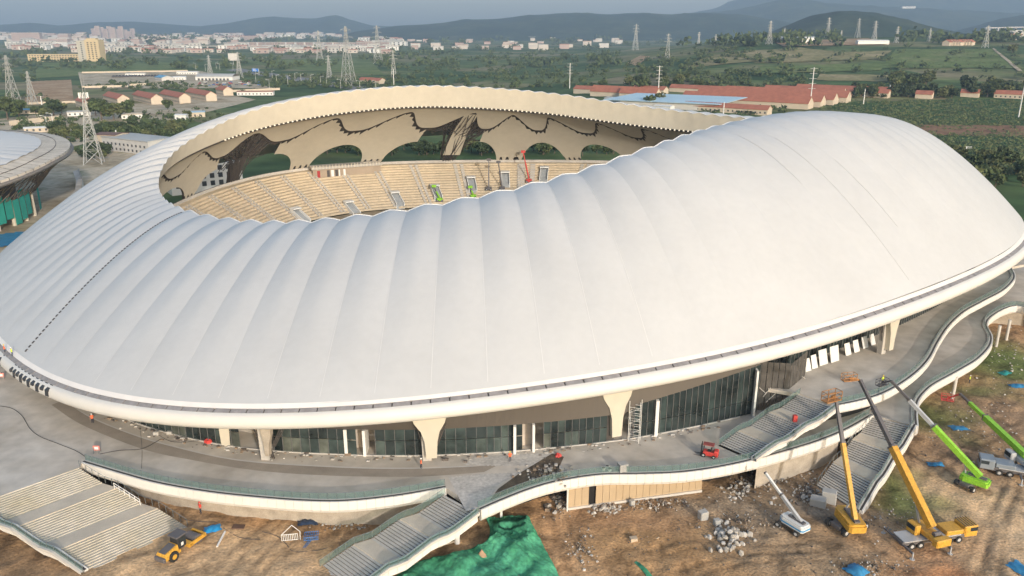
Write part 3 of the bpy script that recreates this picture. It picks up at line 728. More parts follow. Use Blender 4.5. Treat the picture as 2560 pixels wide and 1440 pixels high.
dpart(MB().grid([[p, Vector((p.x, p.y, 0))] for p in (gTL + Vector((0, 1, -.9)), gTR + Vector((0, 1.5, -.9)), Vector((-60, 116, DZ - .9)))]), 'back_wall', M_BLK)
# dark slatted louvre wall and white posts below the left deck
for u0, u1 in ((470, 600), (600, 735)):
    a, b = at(u0, 1262 + (u0 - 470) * 0.1, 1.0), at(u1, 1262 + (u1 - 470) * 0.1, 1.0)
    a, b = Vector((a.x, a.y + 1.0, 0)), Vector((b.x, b.y + 1.0, 0))
    for k in range(12): dpart(MB().beam(a.lerp(b, k / 12 + .02) + Vector((0, 0, 1)), a.lerp(b, k / 12 + .02) + Vector((0, 0, 5)), 0.55, 0.1), 'louvre_slat', mat('louvre_grey', (0.17, 0.15, 0.13), 0.7))
def pillar(u, v, h, w_, m, lab):
    p = at(u, v, 0); o = MB().bevbox(-w_, w_, -w_, w_, -0.2, h, 0.08).build('pillar', m); o.location = p; tag(o, lab, 'pillar'); return o
pillar(890, 1300, 4.9, 1.0, M_WHITE, 'short broad white pillar under the left deck fascia')
pillar(1418, 1277, 4.9, 0.14, M_WHITE, 'thin white post at the left end of the beige panels')
pillar(1253, 1295, 4.6, 0.2, M_WHITE, 'thin white post under the deck beside the dirt ramp')
p = at(1143, 1358, 0); o = MB().tube((0, 0, -.2), (0, 0, 3.6), 0.42, 0.42, 12).build('pillar', M_EAVE, smooth=False); o.location = p; tag(o, 'round white column under the netting-side stairs', 'pillar')
for k, (u, v) in enumerate(((2120, 1140), (2200, 905), (2490, 865), (2515, 850), (2380, 1000))):
    p = at(u, v, 0); o = MB().tube((0, 0, -.2), (0, 0, 5.2 if k != 1 else 5.2), 0.35, 0.35, 10).build('pillar', M_COPE); o.location = p
    tag(o, ['round concrete column below the walkway beside the left boom', 'round concrete column under the upper terrace', 'left of two columns under the farthest walkway bend', 'right of two columns under the farthest walkway bend', 'round concrete column under the outer walkway near the red basket'][k], 'pillar')

# ================================================================== FACADE
def glass_mat(name, c):
    m = mat(name, c, 0.08, 0.5, 0.35, detail=3, spec=0.6); return m
GL = [glass_mat('glass_a', (0.035, 0.050, 0.048)), glass_mat('glass_b', (0.055, 0.072, 0.066)), glass_mat('glass_c', (0.022, 0.030, 0.030)), glass_mat('glass_d', (0.09, 0.10, 0.085))]
M_MUL = mat('mullion_grey', (0.12, 0.12, 0.12), 0.5, 0.1)
M_BAND = mat('band_brown', (0.105, 0.09, 0.075), 0.6, 0.06, 0.1)
def foff(n): return float(np.interp(n, [-12, -10, -8, -5, -3, -1, 1, 2.6, 5.4, 6.0, 9, 14, 18], [10, 8, 6.5, 5.0, 4.8, 3.6, 2.2, 1.2, 1.2, 6, 8.5, 9, 9]))
def fwall(n, z): p = OUT(n) - out_dir(n) * foff(n); return Vector((p.x, p.y, z))
def ftop(n): return OUT(n).z - 3.15
def gtop(n): return min(ftop(n) - 0.3, float(np.interp(n, [-10, -5, 2.5, 2.8, 5.4, 6, 14], [9.5, 10.6, 11.0, 12.4, 15.6, 14.5, 15.5])))
rg = random.Random(3)
def pane(n0, n1, z0, z1, k):
    part(MB().grid([[fwall(n0, z0), fwall(n0, z1)], [fwall(n1, z0), fwall(n1, z1)]]), 'glass_pane', GL[k])
nn = -11.0
while nn < 16.0:
    base = DZ if nn < 5.5 else TZ
    st = 0.19 if nn < 0 else 0.128
    skip = any(a < nn < b for a, b in ((-2.55, -2.2), (0.55, 0.95), (2.15, 2.6), (-5.0, -4.3)))
    if not skip:
        zt = gtop(nn); zm = base + 2.7
        if zt > zm + 0.6:
            pane(nn, nn + st, base + 0.12, zm, rg.choice([0, 0, 1, 2, 2, 3] if nn < 2.6 else [0, 2, 2, 2])); pane(nn, nn + st, zm + 0.08, zt, rg.choice([0, 1, 2, 2]))
        else: pane(nn, nn + st, base + 0.12, zt, rg.choice([0, 2]))
        a = fwall(nn, base); part(MB().beam(a - out_dir(nn) * -0.06, Vector((a.x, a.y, zt)) - out_dir(nn) * -0.06, 0.08, 0.12), 'mullion', M_MUL)
    nn += st
for a in range(-11, 16):
    r = [a + i / 6 for i in range(7)]
    part(MB().grid([[fwall(n, gtop(n)), fwall(n, gtop(n)) + out_dir(n) * 0.25 + Vector((0, 0, .05)), OUT(n) - out_dir(n) * 0.9 + Vector((0, 0, -3.12))] for n in r]), 'fascia_band', M_BAND)
    part(MB().grid([[fwall(n, 5.9) - out_dir(n) * 5, fwall(n, 16) - out_dir(n) * 5] for n in r]), 'inner_wall', M_CONC)
    if a < 5: part(MB().sweep([(fwall(n, DZ), out_dir(n)) for n in r], [(-0.1, 0), (0.18, 0), (0.18, 0.14), (-0.1, 0.14)], caps=False), 'sill', M_COPE)
for u, v, w_, h in ((866, 1139, 0.5, 4.6), (912, 1141, 0.45, 4.6), (1287, 1136, 0.45, 4.9), (1334, 1131, 0.4, 4.9), (1640, 1092, 0.55, 6.6), (1884, 1043, 0.35, 8.9)):
    p = at(u, v, DZ); part(MB().hexa([p + Vector(q) for q in ((-w_ / 2, 0, 0), (w_ / 2, 0, 0), (w_ / 2, 3.0, 0), (-w_ / 2, 3.0, 0), (-w_ / 2, 0, h), (w_ / 2, 0, h), (w_ / 2, 3.0, h), (-w_ / 2, 3, h))]), 'portal_fin', M_WHITE)
for u0, v0, u1, v1 in ((866, 1138, 912, 1140), (1290, 1134, 1334, 1130), (1600, 1078, 1640, 1088)):
    a, b = at(u0, v0, DZ) + Vector((0, 2.6, 0)), at(u1, v1, DZ) + Vector((0, 2.6, 0)); part(MB().grid([[a, a + Vector((0, 0, 5.5))], [b, b + Vector((0, 0, 5.5))]]), 'portal_wall', mat('portal_beige', (0.5, 0.44, 0.38), 0.8))
# exterior columns
for ci, (n, cut) in enumerate(((-4.1, 1), (-1.0, 1), (2.38, 1), (9.35, 2))):
    base = DZ if n < 6 else TZ
    z1 = ftop(n) + 0.1; h = z1 - base; o_ = out_dir(n); t_ = Vector((-o_.y, o_.x, 0)); c = OUT(n) - o_ * 1.0; c.z = 0
    V = lambda s, d, z: c + t_ * s + o_ * d + Vector((0, 0, z))
    bot = base + (1.0 if cut else 0.0)
    prof = [(z1, 2.5), (z1 - h * 0.16, 2.15), (z1 - h * 0.34, 1.3), (z1 - h * 0.55, .9), (bot, 0.75)] if ci in (1, 2) else ([(z1, 1.2), (z1 - h * .3, .9), (z1 - h * .5, .55), (z1 - h * .8, .4), (bot + .6, .3)] if ci == 0 else [(z1, 1.5), (z1 - h * .2, 1.3), (z1 - h * .4, .9), (z1 - h * .6, .7), (bot, .6)])
    L_ = [[V(-w2 * (1.25 if ci != 0 else .6), d, z) for z, w2 in prof] for d in (0.1, -0.9)]; R_ = [[V(w2, d, z) for z, w2 in prof] for d in (0.1, -0.9)]
    part(MB().grid([L_[1], L_[0], R_[0], R_[1]]), 'column_cladding', M_CLAD if ci else M_WALL)
    mbp = MB().hexa([V(-1.5, -2.0, base), V(-0.1, -2.0, base), V(-0.1, -0.95, base), V(-1.5, -0.95, base), V(-1.7, -2, z1), V(0.2, -2, z1), V(.2, -.95, z1), V(-1.7, -.95, z1)])
    part(mbp, 'column_core', M_CONC if ci != 2 else M_DARK)
    if cut:
        for k in range(5): part(MB().beam(V(-2.9 + k * 0.45, -1.4, z1), V(-0.8 + k * 0.35, -1.3, base + 0.2), 0.16, 0.16), 'strut', M_DARK)
        for k in range(3): part(MB().beam(V(3.3 - k * 0.4, -1.4, z1), V(0.9 - k * 0.2, -1.3, base + 2.4), 0.16, 0.16), 'strut', M_DARK)

# dark unfinished bay between the curtain wall and the terrace
q0, q1, q2 = fwall(5.5, DZ), Vector((49.6, 130.6, DZ)), Vector((54.5, 136.5, DZ))
M_SCR = mat('screen_dark', (0.075, 0.068, 0.06), .8, .3, .6, fine=.2)
for a, b in ((q0, q1), (q1, q2)):
    for k in range(5):
        c, d = a.lerp(b, k / 5 + .01), a.lerp(b, (k + 1) / 5 - .01); part(MB().grid([[c, c + Vector((0, 0, 9.5))], [d, d + Vector((0, 0, 9.5))]]), 'dark_panel', M_SCR)
rgs = random.Random(8)
for k in range(22):
    c = q0.lerp(q2, rgs.random()) + Vector((rgs.uniform(-.3, .6), -rgs.uniform(.3, 1.4), rgs.uniform(.5, 7))); d = c + Vector((rgs.uniform(-2, 2), rgs.uniform(-.5, .5), rgs.uniform(-1, 3)))
    part(MB().tube(c, d, .07, n=4), 'site_pipe', M_COPE if k % 3 else M_DARK)
part(MB().hexa([fwall(-5.25, DZ) + Vector(v) for v in ((-.7, -.3, 0), (.7, -.3, 0), (.7, .5, 0), (-.7, .5, 0), (-.9, -.3, 5), (.9, -.3, 5), (.9, .5, 5), (-.9, .5, 5))]), 'portal_fin', M_CLAD)
# ================================================================== SITE GROUND
def gz(x, y):
    h = 1.0 * sst(-14, -32, -(-x)) if False else 1.0 * (1 - sst(-34, -14, x)) * sst(140, 118, y) if False else 1.0 * (1 - sst(-34, -14, x))
    h += 0.16 * noise2(x * 0.35, y * 0.35, 1) + 0.07 * noise2(x * 1.3, y * 1.2, 4)
    return h - 0.05
def at_s(u, v):
    z = 0.0
    for _ in range(6): p = at(u, v, z); z = gz(p.x, p.y)
    return Vector((p.x, p.y, z))
BLOB = [  # (u, v, radius x, radius y, colour, strength)
    (560, 1400, 14, 9, (0.40, 0.285, 0.18), 1), (680, 1310, 9, 3, (0.25, 0.155, 0.085), 1), (620, 1440, 14, 4, (0.42, 0.31, 0.21), 1), (800, 1380, 7, 5, (0.25, 0.165, 0.095), 0.9),
    (740, 1290, 12, 2, (0.21, 0.15, 0.10), 0.8), (1380, 1330, 3.5, 12, (0.40, 0.25, 0.145), 1.2), (1440, 1420, 3.5, 7, (0.40, 0.26, 0.155), 1.2),
    (1650, 1360, 13, 6, (0.29, 0.185, 0.10), 1), (1560, 1300, 9, 3, (0.25, 0.16, 0.10), 0.9), (1800, 1270, 6, 3, (0.24, 0.20, 0.16), 0.9), (1700, 1430, 14, 4, (0.32, 0.205, 0.115), 1),
    (1980, 1220, 8, 6, (0.17, 0.135, 0.10), 1), (1870, 1330, 6, 4, (0.20, 0.165, 0.13), 0.9), (1950, 1390, 10, 4, (0.30, 0.22, 0.15), 0.9), (2060, 1270, 4, 3, (0.20, 0.18, 0.16), 1),
    (2120, 1400, 10, 4, (0.28, 0.20, 0.13), 0.8), (2290, 1420, 6, 3, (0.30, 0.14, 0.07), 1.1), (2290, 1240, 4, 5, (0.085, 0.12, 0.04), 1.0), (2350, 1040, 6, 6, (0.085, 0.12, 0.042), 1.1),
    (2500, 900, 9, 10, (0.08, 0.125, 0.042), 1.1), (2480, 1040, 10, 7, (0.21, 0.15, 0.105), 1), (2400, 1150, 6, 5, (0.24, 0.165, 0.11), 1), (2520, 1330, 7, 14, (0.45, 0.33, 0.22), 1.3), (2380, 1350, 8, 6, (0.36, 0.25, 0.165), 1),
    (2540, 800, 10, 14, (0.25, 0.17, 0.11), 1), (2340, 1290, 5, 4, (0.25, 0.19, 0.12), 0.9), (60, 1420, 8, 4, (0.16, 0.11, 0.07), 1), (2450, 980, 5, 4, (0.11, 0.13, 0.06), 0.7), (1480, 1270, 5, 2, (0.34, 0.29, 0.23), 0.8)]
bl = [(at(u, v, 0.0), rx, ry, np.array(c), s) for u, v, rx, ry, c, s in BLOB]
gx = np.arange(-104, 190, 0.62); gy = np.arange(84, 262, 0.62)
verts = []; cols = []
rng = np.random.RandomState(2)
def vnoise(X, Y, sc, seed):
    r = np.random.RandomState(seed); T = r.rand(256, 256); fx = X / sc; fy = Y / sc
    ix = np.floor(fx).astype(int); iy = np.floor(fy).astype(int); tx = fx - ix; ty = fy - iy; tx = tx * tx * (3 - 2 * tx); ty = ty * ty * (3 - 2 * ty)
    g = lambda i, j: T[i % 256, j % 256]
    return (g(ix, iy) * (1 - tx) + g(ix + 1, iy) * tx) * (1 - ty) + (g(ix, iy + 1) * (1 - tx) + g(ix + 1, iy + 1) * tx) * ty
X, Y = np.meshgrid(gx, gy, indexing='ij')
W = np.full(X.shape, 0.12); CC = np.ones(X.shape + (3,)) * np.array((0.27, 0.185, 0.115)) * 0.12
wx = X + (vnoise(X, Y, 5, 1) - .5) * 7; wy = Y + (vnoise(X, Y, 5, 2) - .5) * 7
for p, rx, ry, c, s in bl:
    k = np.exp(-(((wx - p.x) / rx) ** 2 + ((wy - p.y) / ry) ** 2) * 1.4) * s
    W += k; CC += k[..., None] * c
CC /= W[..., None]
f1 = vnoise(X, Y, 3.1, 5) * 0.5 + vnoise(X, Y, 1.3, 6) * 0.3 + vnoise(X * 0.6 + Y * 0.8, Y * 0.6 - X * 0.8, 0.9, 8) * 0.2
CC *= np.array((1.46, 1.36, 1.19)) * (0.66 + 0.68 * f1)[..., None]
dk = np.clip((vnoise(X, Y, 1.1, 12) * vnoise(X + 31, Y, 3, 13) - 0.36) * 4, 0, 0.4); CC *= (1 - dk)[..., None]
def track(px, w_, k, sp=2.0):
    global CC
    pts = crom([at(u, v, 0) for u, v in px], .6)
    D = np.full(X.shape, 1e9)
    for p in pts: D = np.minimum(D, (X - p.x) ** 2 + (Y - p.y) ** 2)
    D = np.sqrt(D)
    m_ = np.exp(-((D - sp / 2) / w_) ** 2); CC *= (1 - k * m_)[..., None]; TR[0] = TR[0] + 0.10 * m_
TR = [np.zeros(X.shape)]
for px in ([(1400, 1290), (1420, 1350), (1470, 1400), (1540, 1445)], [(1360, 1300), (1380, 1370), (1420, 1440)], [(560, 1445), (600, 1390), (660, 1340), (700, 1310)], [(640, 1445), (690, 1390), (760, 1330)], [(2480, 1445), (2500, 1300), (2545, 1180), (2580, 1120)], [(2420, 1440), (2470, 1330), (2530, 1220)], [(1700, 1440), (1850, 1400), (2050, 1390), (2200, 1430)], [(1620, 1390), (1750, 1360), (1900, 1375), (2080, 1360)], [(2330, 1180), (2420, 1120), (2560, 1060)]): track(px, .42, .33)
Z = np.vectorize(gz)(X, Y) - TR[0] + (vnoise(X, Y, 1.9, 21) - .5) * 0.24 + (vnoise(X, Y, 1.25, 22) - .5) * 0.16
edge = np.minimum.reduce([X - gx[0], gx[-1] - X, gy[-1] - Y]); Z -= 1.2 * np.clip(1 - edge / 8, 0, 1)
mb = MB(); ni, nj = X.shape
V3 = np.stack([X, Y, Z], -1).reshape(-1, 3)
idx = np.arange(ni * nj).reshape(ni, nj)
F4 = np.stack([idx[:-1, :-1], idx[1:, :-1], idx[1:, 1:], idx[:-1, 1:]], -1).reshape(-1, 4)
me = bpy.data.meshes.new('site_ground'); me.vertices.add(len(V3)); me.vertices.foreach_set('co', V3.ravel()); me.loops.add(F4.size); me.loops.foreach_set('vertex_index', F4.ravel())
me.polygons.add(len(F4)); me.polygons.foreach_set('loop_start', np.arange(0, F4.size, 4)); me.polygons.foreach_set('use_smooth', np.ones(len(F4), bool)); me.update(calc_edges=True)
ca = me.color_attributes.new('soil', 'FLOAT_COLOR', 'POINT'); ca.data.foreach_set('color', np.concatenate([CC.reshape(-1, 3), np.ones((ni * nj, 1))], 1).ravel())
m = bpy.data.materials.new('site_soil'); m.use_nodes = True; n_ = m.node_tree.nodes; l_ = m.node_tree.links; b_ = n_['Principled BSDF']; b_.inputs['Roughness'].default_value = 0.95; b_.inputs['Specular IOR Level'].default_value = 0.15
at_ = n_.new('ShaderNodeAttribute'); at_.attribute_name = 'soil'; tc = n_.new('ShaderNodeTexCoord'); no = n_.new('ShaderNodeTexNoise'); no.inputs['Scale'].default_value = 2.4; no.inputs['Detail'].default_value = 6; l_.new(tc.outputs['Object'], no.inputs['Vector'])
mr = n_.new('ShaderNodeMapRange'); mr.inputs[1].default_value = 0.3; mr.inputs[2].default_value = 0.7; mr.inputs[3].default_value = 0.72; mr.inputs[4].default_value = 1.28; l_.new(no.outputs[0], mr.inputs[0])
vm = n_.new('ShaderNodeVectorMath'); vm.operation = 'SCALE'; l_.new(at_.outputs['Color'], vm.inputs[0]); l_.new(mr.outputs[0], vm.inputs['Scale']); l_.new(vm.outputs[0], b_.inputs['Base Color'])
bb = n_.new('ShaderNodeBump'); bb.inputs['Strength'].default_value = 0.55; bb.inputs['Distance'].default_value = 0.3; l_.new(no.outputs[0], bb.inputs['Height']); l_.new(bb.outputs[0], b_.inputs['Normal'])
me.materials.append(m); o = bpy.data.objects.new('site_ground', me); COL.objects.link(o); tag(o, 'churned brown building-site earth in front of the stadium', kind='structure')

# ================================================================== ROCKS, RUBBLE, TARPS
def rock_mesh(seed, m, squash=0.75):
    import bmesh
    r = random.Random(seed); bm = bmesh.new(); bmesh.ops.create_icosphere(bm, subdivisions=1, radius=0.5)
    for v in bm.verts:
        v.co *= r.uniform(0.72, 1.2); v.co.z *= squash
    me = bpy.data.meshes.new('rock'); bm.to_mesh(me); bm.free(); me.materials.append(m); return me
M_ROCK = mat('rock_grey', (0.33, 0.305, 0.27), 0.9, 0.2, 1.2, fine=0.1)
M_ROCKW = mat('rock_pale', (0.45, 0.425, 0.39), 0.9, 0.15, 1.2)
RK = [rock_mesh(i, M_ROCK if i % 3 else M_ROCKW) for i in range(7)]
rp = empty('rock_pile', at_s(1825, 1350)); tag(rp, 'heap of pale grey quarry boulders on the brown earth', 'rock pile')
rr = random.Random(5)
for k in range(52):
    u = rr.gauss(1825, 26); v = rr.gauss(1348, 17); p = at_s(u, v); s = rr.uniform(0.5, 1.15)
    c = max(0, 1 - hypot((u - 1825) / 45, (v - 1345) / 30)); inst('rock', rr.choice(RK), rp, p - rp.location + Vector((0, 0, 0.12 + c * 1.0 * rr.random())), (rr.random() * 6, rr.random() * 6, rr.random() * 6), (s, s, s))
def rubble(u, v, ru, rv, n, smin, smax, m, label, seed, hmax=0.5, name='rubble_heap'):
    r = random.Random(seed); mb = MB()
    for k in range(n):
        uu, vv = r.gauss(u, ru), r.gauss(v, rv); p = at_s(uu, vv); s = r.uniform(smin, smax) * (0.6 + 0.8 * r.random() ** 2)
        c = max(0, 1 - hypot((uu - u) / (ru * 2), (vv - v) / (rv * 2)))
        q = [Vector((r.uniform(.6, 1.2) * dx, r.uniform(.6, 1.2) * dy, r.uniform(.5, 1) * dz)) * s * 0.5 for dx, dy, dz in ((-1, -1, -.6), (1, -1, -.6), (1, 1, -.6), (-1, 1, -.6), (-.7, -.7, .7), (.7, -.7, .7), (.7, .7, .7), (-.7, .7, .7))]
        M = Matrix.Rotation(r.random() * 6, 3, 'Z') @ Matrix.Rotation(r.uniform(-.6, .6), 3, 'X')
        mb.hexa([M @ a + p + Vector((0, 0, hmax * c * r.random() + s * .2)) for a in q], r.randrange(len(m)))
    o = mb.build(name, m); tag(o, label, kind='stuff'); return o
M_RUB = [M_ROCK, M_ROCKW, mat('rubble_brown', (0.22, 0.16, 0.11), 0.95, 0.3, 2), mat('rubble_dark', (0.12, 0.10, 0.085), 0.95, 0.3, 2)]
rubble(1520, 1272, 20, 8, 90, 0.15, 0.7, M_RUB[:3], 'white broken blocks against the beige panel wall', 1)
rubble(1395, 1262, 14, 16, 90, 0.2, 0.8, M_RUB, 'broken stones under the deck beside the dirt ramp', 2)
rubble(1640, 1262, 60, 9, 160, 0.1, 0.5, M_RUB, 'gravelly rubble along the foot of the beige wall', 3)
rubble(1845, 1230, 20, 12, 60, 0.2, 0.6, M_RUB[:2], 'white plaster lumps below the deck corner', 4)
rubble(1940, 1205, 60, 28, 240, 0.1, 0.5, M_RUB, 'dark rubble spread below the curved deck', 5)
rubble(2025, 1235, 28, 18, 160, 0.15, 0.55, M_RUB, 'grey stones at the foot of the walkway stairs', 6)
rubble(1860, 1310, 60, 25, 260, 0.08, 0.35, M_RUB[1:] + M_RUB[2:], 'rubble scattered around the boulder heap', 7)
rubble(1450, 1370, 18, 22, 120, 0.1, 0.35, M_RUB, 'small stones beside the dirt ramp', 8, 0.2)
rubble(1640, 1330, 120, 40, 220, 0.06, 0.25, M_RUB[2:], 'scattered small stones over the brown earth', 9, 0.05)
rubble(2230, 1290, 40, 30, 160, 0.08, 0.3, M_RUB, 'scattered debris right of the walkway stairs', 10, 0.1)
rubble(2430, 1080, 80, 60, 220, 0.08, 0.35, M_RUB, 'scattered litter on the grass right of the walkway', 11, 0.1)
rubble(2530, 900, 40, 60, 130, 0.1, 0.4, M_RUB[:2], 'pale litter on the grass at the right edge', 12, 0.1)
rubble(1880, 1400, 300, 30, 200, 0.06, 0.25, M_RUB[2:], 'stones strewn along the bottom of the site', 13, 0.05)
rubble(850, 1315, 40, 8, 80, 0.1, 0.4, M_RUB, 'debris below the white pillar under the deck', 14, 0.1)
rubble(2160, 1420, 60, 12, 120, 0.1, 0.35, M_RUB, 'dark rubble heap at the bottom edge', 15, 0.4)
def deck_rubble():
    r = random.Random(4); mb = MB()
    for k in range(120):
        p = at(r.gauss(1370, 35), r.gauss(1185, 12), DZ); s = r.uniform(0.1, 0.5)
        mb.box(p.x - s / 2, p.x + s / 2, p.y - s / 2, p.y + s / 2, DZ, DZ + s * .7, r.randrange(4))
    tag(mb.build('rubble_heap', M_RUB), 'earth and broken slabs dumped on the deck paving gap', kind='stuff')
deck_rubble()
M_BLOCK = mat('block_grey', (0.36, 0.35, 0.33), 0.85, 0.08, 0.7)
for u, v, sx, sy, sz, rz, lab in ((1757, 1298, 1.4, 1.1, 1.5, .4, 'pale square concrete block left of the boulder heap'), (1792, 1312, 1.0, .9, 1.0, .2, 'smaller concrete block between the square block and the boulders'), (2045, 1262, 2.4, 1.6, 1.3, -.5, 'left grey concrete block below the walkway stairs'),
                              (2072, 1252, 2.2, 1.5, 1.9, -.45, 'taller grey concrete block below the walkway stairs'), (1580, 1262, .9, .7, .9, .5, 'white block by the beige wall rubble')):
    o = MB().bevbox(-sx / 2, sx / 2, -sy / 2, sy / 2, -.2, sz, 0.1).build('concrete_block', M_BLOCK); o.location = at_s(u, v); o.rotation_euler = (0.03, -.04, rz); tag(o, lab, 'block')
# green netting over the mound
M_NET = mat('net_green', (0.03, 0.24, 0.10), 0.8, 0.3, 0.3, col2=(0.10, 0.42, 0.235), fine=0.25, fscale=2.5)
def net(left, right, hmax, label, seed, k=46):
    a, b = crom([at(u, v, 0.2) for u, v in left], 0.5), crom([at(u, v, 0.2) for u, v in right], 0.5); P = []
    f = lambda L, t: L[min(len(L) - 1, int(t * (len(L) - 1) + 0.5))]
    for i in range(k + 1):
        row = []
        for j in range(k + 1):
            t, s = i / k, j / k; p = f(a, t).lerp(f(b, t), s)
            e = min(1, 5 * min(s, 1 - s, t + 0.04)); z = gz(p.x, p.y) + 0.12 + hmax * e * (0.45 + 0.55 * noise2(p.x * .33, p.y * .3, seed)) + 0.10 * e * sin(p.x * 2.6 + p.y * 1.1 + 2 * noise2(p.x * .8, p.y * .8, 2)) + 0.09 * noise2(p.x * 2.9, p.y * 2.2, seed)
            row.append((p.x, p.y, max(z, gz(p.x, p.y) + 0.06)))
        P.append(row)
    o = MB().grid(P).build('green_netting', M_NET, smooth=True); tag(o, label, 'netting'); return o
net([(1215, 1292), (1225, 1330), (1200, 1362), (1130, 1382), (1050, 1402), (985, 1442), (960, 1475)], [(1322, 1290), (1345, 1335), (1365, 1375), (1385, 1410), (1400, 1440), (1410, 1460), (1415, 1480)], 1.9, 'crumpled green dust netting over the earth mound by the stairs', 3, 80)
o = net([(1585, 1405), (1600, 1418), (1618, 1438)], [(1592, 1402), (1612, 1415), (1635, 1440)], 0.12, 'narrow strip of green netting on the bare earth', 5, 10)
M_TARP = mat('tarp_blue', (0.03, 0.19, 0.36), 0.6, 0.3, 1.0)
M_TARP2 = mat('tarp_teal', (0.02, 0.24, 0.22), 0.6, 0.2, 1.0)
def tarp(u, v, sx, sy, rz, label, m=None, seed=1, h=0.25):
    c = at_s(u, v); P = []
    for i in range(9):
        row = []
        for j in range(9):
            s, t = (i / 4 - 1), (j / 4 - 1); k = 1 + 0.12 * noise2(i * .9, j * .8, seed)
            x, y = s * sx / 2 * k, t * sy / 2 * k; xx, yy = x * cos(rz) - y * sin(rz), x * sin(rz) + y * cos(rz)
            row.append((xx, yy, gz(c.x + xx, c.y + yy) - c.z + 0.12 + max(0, h * (1 - s * s) * (1 - t * t) + 0.16 * noise2(i * 2.7, j * 2.9, seed + 2))))
        P.append(row)
    o = MB().grid(P).build('tarpaulin', m or M_TARP, smooth=True); o.location = c; tag(o, label, 'tarpaulin'); return o
tarp(533, 1324, 2.6, 1.8, .3, 'bright blue tarpaulin beside the foot of the wide stairs', mat('tarp_bright', (0.02, 0.27, 0.55), .5), 1)
tarp(2396, 1072, 3.4, 2.0, .1, 'blue tarpaulin between the two green booms', None, 2)
tarp(2338, 1162, 2.6, 1.4, -.1, 'blue tarpaulin left of the green boom lift base', None, 3)
tarp(2140, 1430, 2.8, 2.6, .6, 'crumpled blue tarpaulin at the bottom edge', None, 4, 0.8)
tarp(2545, 966, 3.6, 1.8, .1, 'blue sheet on the grass at the right edge', None, 5)
tarp(2512, 933, 2.4, 1.8, .4, 'small teal cloth on the grass patch', M_TARP2, 6)
tarp(2552, 1425, 2.4, 3.0, .4, 'blue sheet in the bottom right corner', None, 7)
tarp(770, 1308, 3.0, 1.6, .2, 'dark blue crumpled plastic near the yellow foam blocks', mat('tarp_dark', (0.02, 0.035, 0.07), .5, .3, 2), 8, 0.5)
tarp(440, 1252, 7.5, 1.6, -.35, 'long dirty white sheet lying under the left deck', mat('sheet_dirty', (0.5, 0.46, 0.4), .8, .2, 1), 9, 0.5)
tarp(1205, 1395, 1.4, 0.9, .1, 'small tan cloth lying on the green netting', mat('cloth_tan', (0.4, 0.25, 0.15), .8), 11, 1.2)
# foam, racks, poles and other site things
M_YF = mat('foam_yellow', (0.62, 0.58, 0.10), .8, .1)
for k, (u, v) in enumerate(((815, 1302), (824, 1296), (829, 1306), (863, 1308))):
    o = MB().bevbox(-.45, .45, -.35, .35, 0, .8, .08).build('foam_block', M_YF); o.location = at_s(u, v); o.rotation_euler = (.2, .3 * k, .5 * k); tag(o, ['leftmost yellow foam block of the group below the deck', 'upper yellow foam block of the group below the deck', 'lower right yellow foam block of the group below the deck', 'lone yellow foam block beside the group below the deck'][k], 'foam block')
def rack(u, v, m, label, kind):
    c = at_s(u, v); e = empty('frame_rack', c, 0.15); tag(e, label, 'frame')
    w_, d_, h_ = (2.3, .5, 1.1) if kind == 0 else (2.0, 1.4, .6)
    def bar(a, b, nm='bar', r=.05): o = MB().tube(a, b, r, n=5).build(nm, m); o.parent = e
    for z in (0.12, h_): bar((-w_ / 2, 0, z), (w_ / 2, 0, z), 'rail')
    for k in range(10): x = -w_ / 2 + w_ * k / 9; bar((x, 0, .1), (x, 0, h_))
    if kind == 0:
        bar((-w_ / 2, 0, h_), (.3, .9, h_ + .9), 'brace'); bar((.3, .9, h_ + .9), (w_ / 2 + .3, .5, h_), 'brace'); bar((w_ / 2 + .3, .5, h_), (w_ / 2 + .3, .0, 0), 'brace')
    else:
        for z in (0.12, h_): bar((-w_ / 2, d_, z), (w_ / 2, d_, z), 'rail')
        for k in range(8): x = -w_ / 2 + w_ * k / 7; bar((x, 0, h_), (x, d_, h_))
        bar((-.3, 0, .1), (-1.0, -1.6, .05), 'brace'); bar((0, 0, .1), (-.7, -1.6, .05), 'brace')
rack(725, 1352, M_WHITE, 'white steel frame rack standing on the earth left of the stairs', 0)
rack(778, 1352, mat('frame_blue', (0.05, 0.16, 0.38), .5), 'blue steel frame lying beside the white rack', 1)
def polething(u0, v0, u1, v1, r, m, name, label, cat, lift=.1):
    a, b = at_s(u0, v0), at_s(u1, v1); o = MB().beam(Vector((0, 0, lift)), b - a + Vector((0, 0, lift)), r, r).build(name, m); o.location = a; tag(o, label, cat)
M_WOOD = mat('timber', (0.45, 0.36, 0.26), .8, .15, 1)
polething(563, 1330, 543, 1368, .22, M_WHITE, 'timber_beam', 'long pale beam on the earth right of the road roller', 'beam')
polething(528, 1268, 605, 1286, .3, M_ROCK, 'pipe_bundle', 'grey pipe bundle under the left deck wall', 'pipes')
polething(1620, 1358, 1648, 1345, .12, M_WOOD, 'timber_pole', 'thin pale pole on the brown earth', 'pole')
polething(1575, 1352, 1592, 1350, .8, M_WOOD, 'pallet', 'small striped pallet lying on the brown earth', 'pallet')
polething(1060, 1386, 1140, 1358, .15, M_WOOD, 'timber_pole', 'long wooden pole on the green netting edge', 'pole', .4)
o = MB().box(-.9, .9, -.5, .5, 0, .15).build('board', mat('board_dark', (0.12, 0.07, 0.05), .8)); o.location = at_s(596, 1318); tag(o, 'dark brown board lying on the earth beyond the blue tarpaulin', 'board')
def hose(px, z, r, label, m, site=False):
    pts = crom([(at_s(u, v) if site else at(u, v, z)) + Vector((0, 0, r + .03)) for u, v in px], .7); o = MB().path(pts, r, 4).build('cable', m); tag(o, label, 'cable')
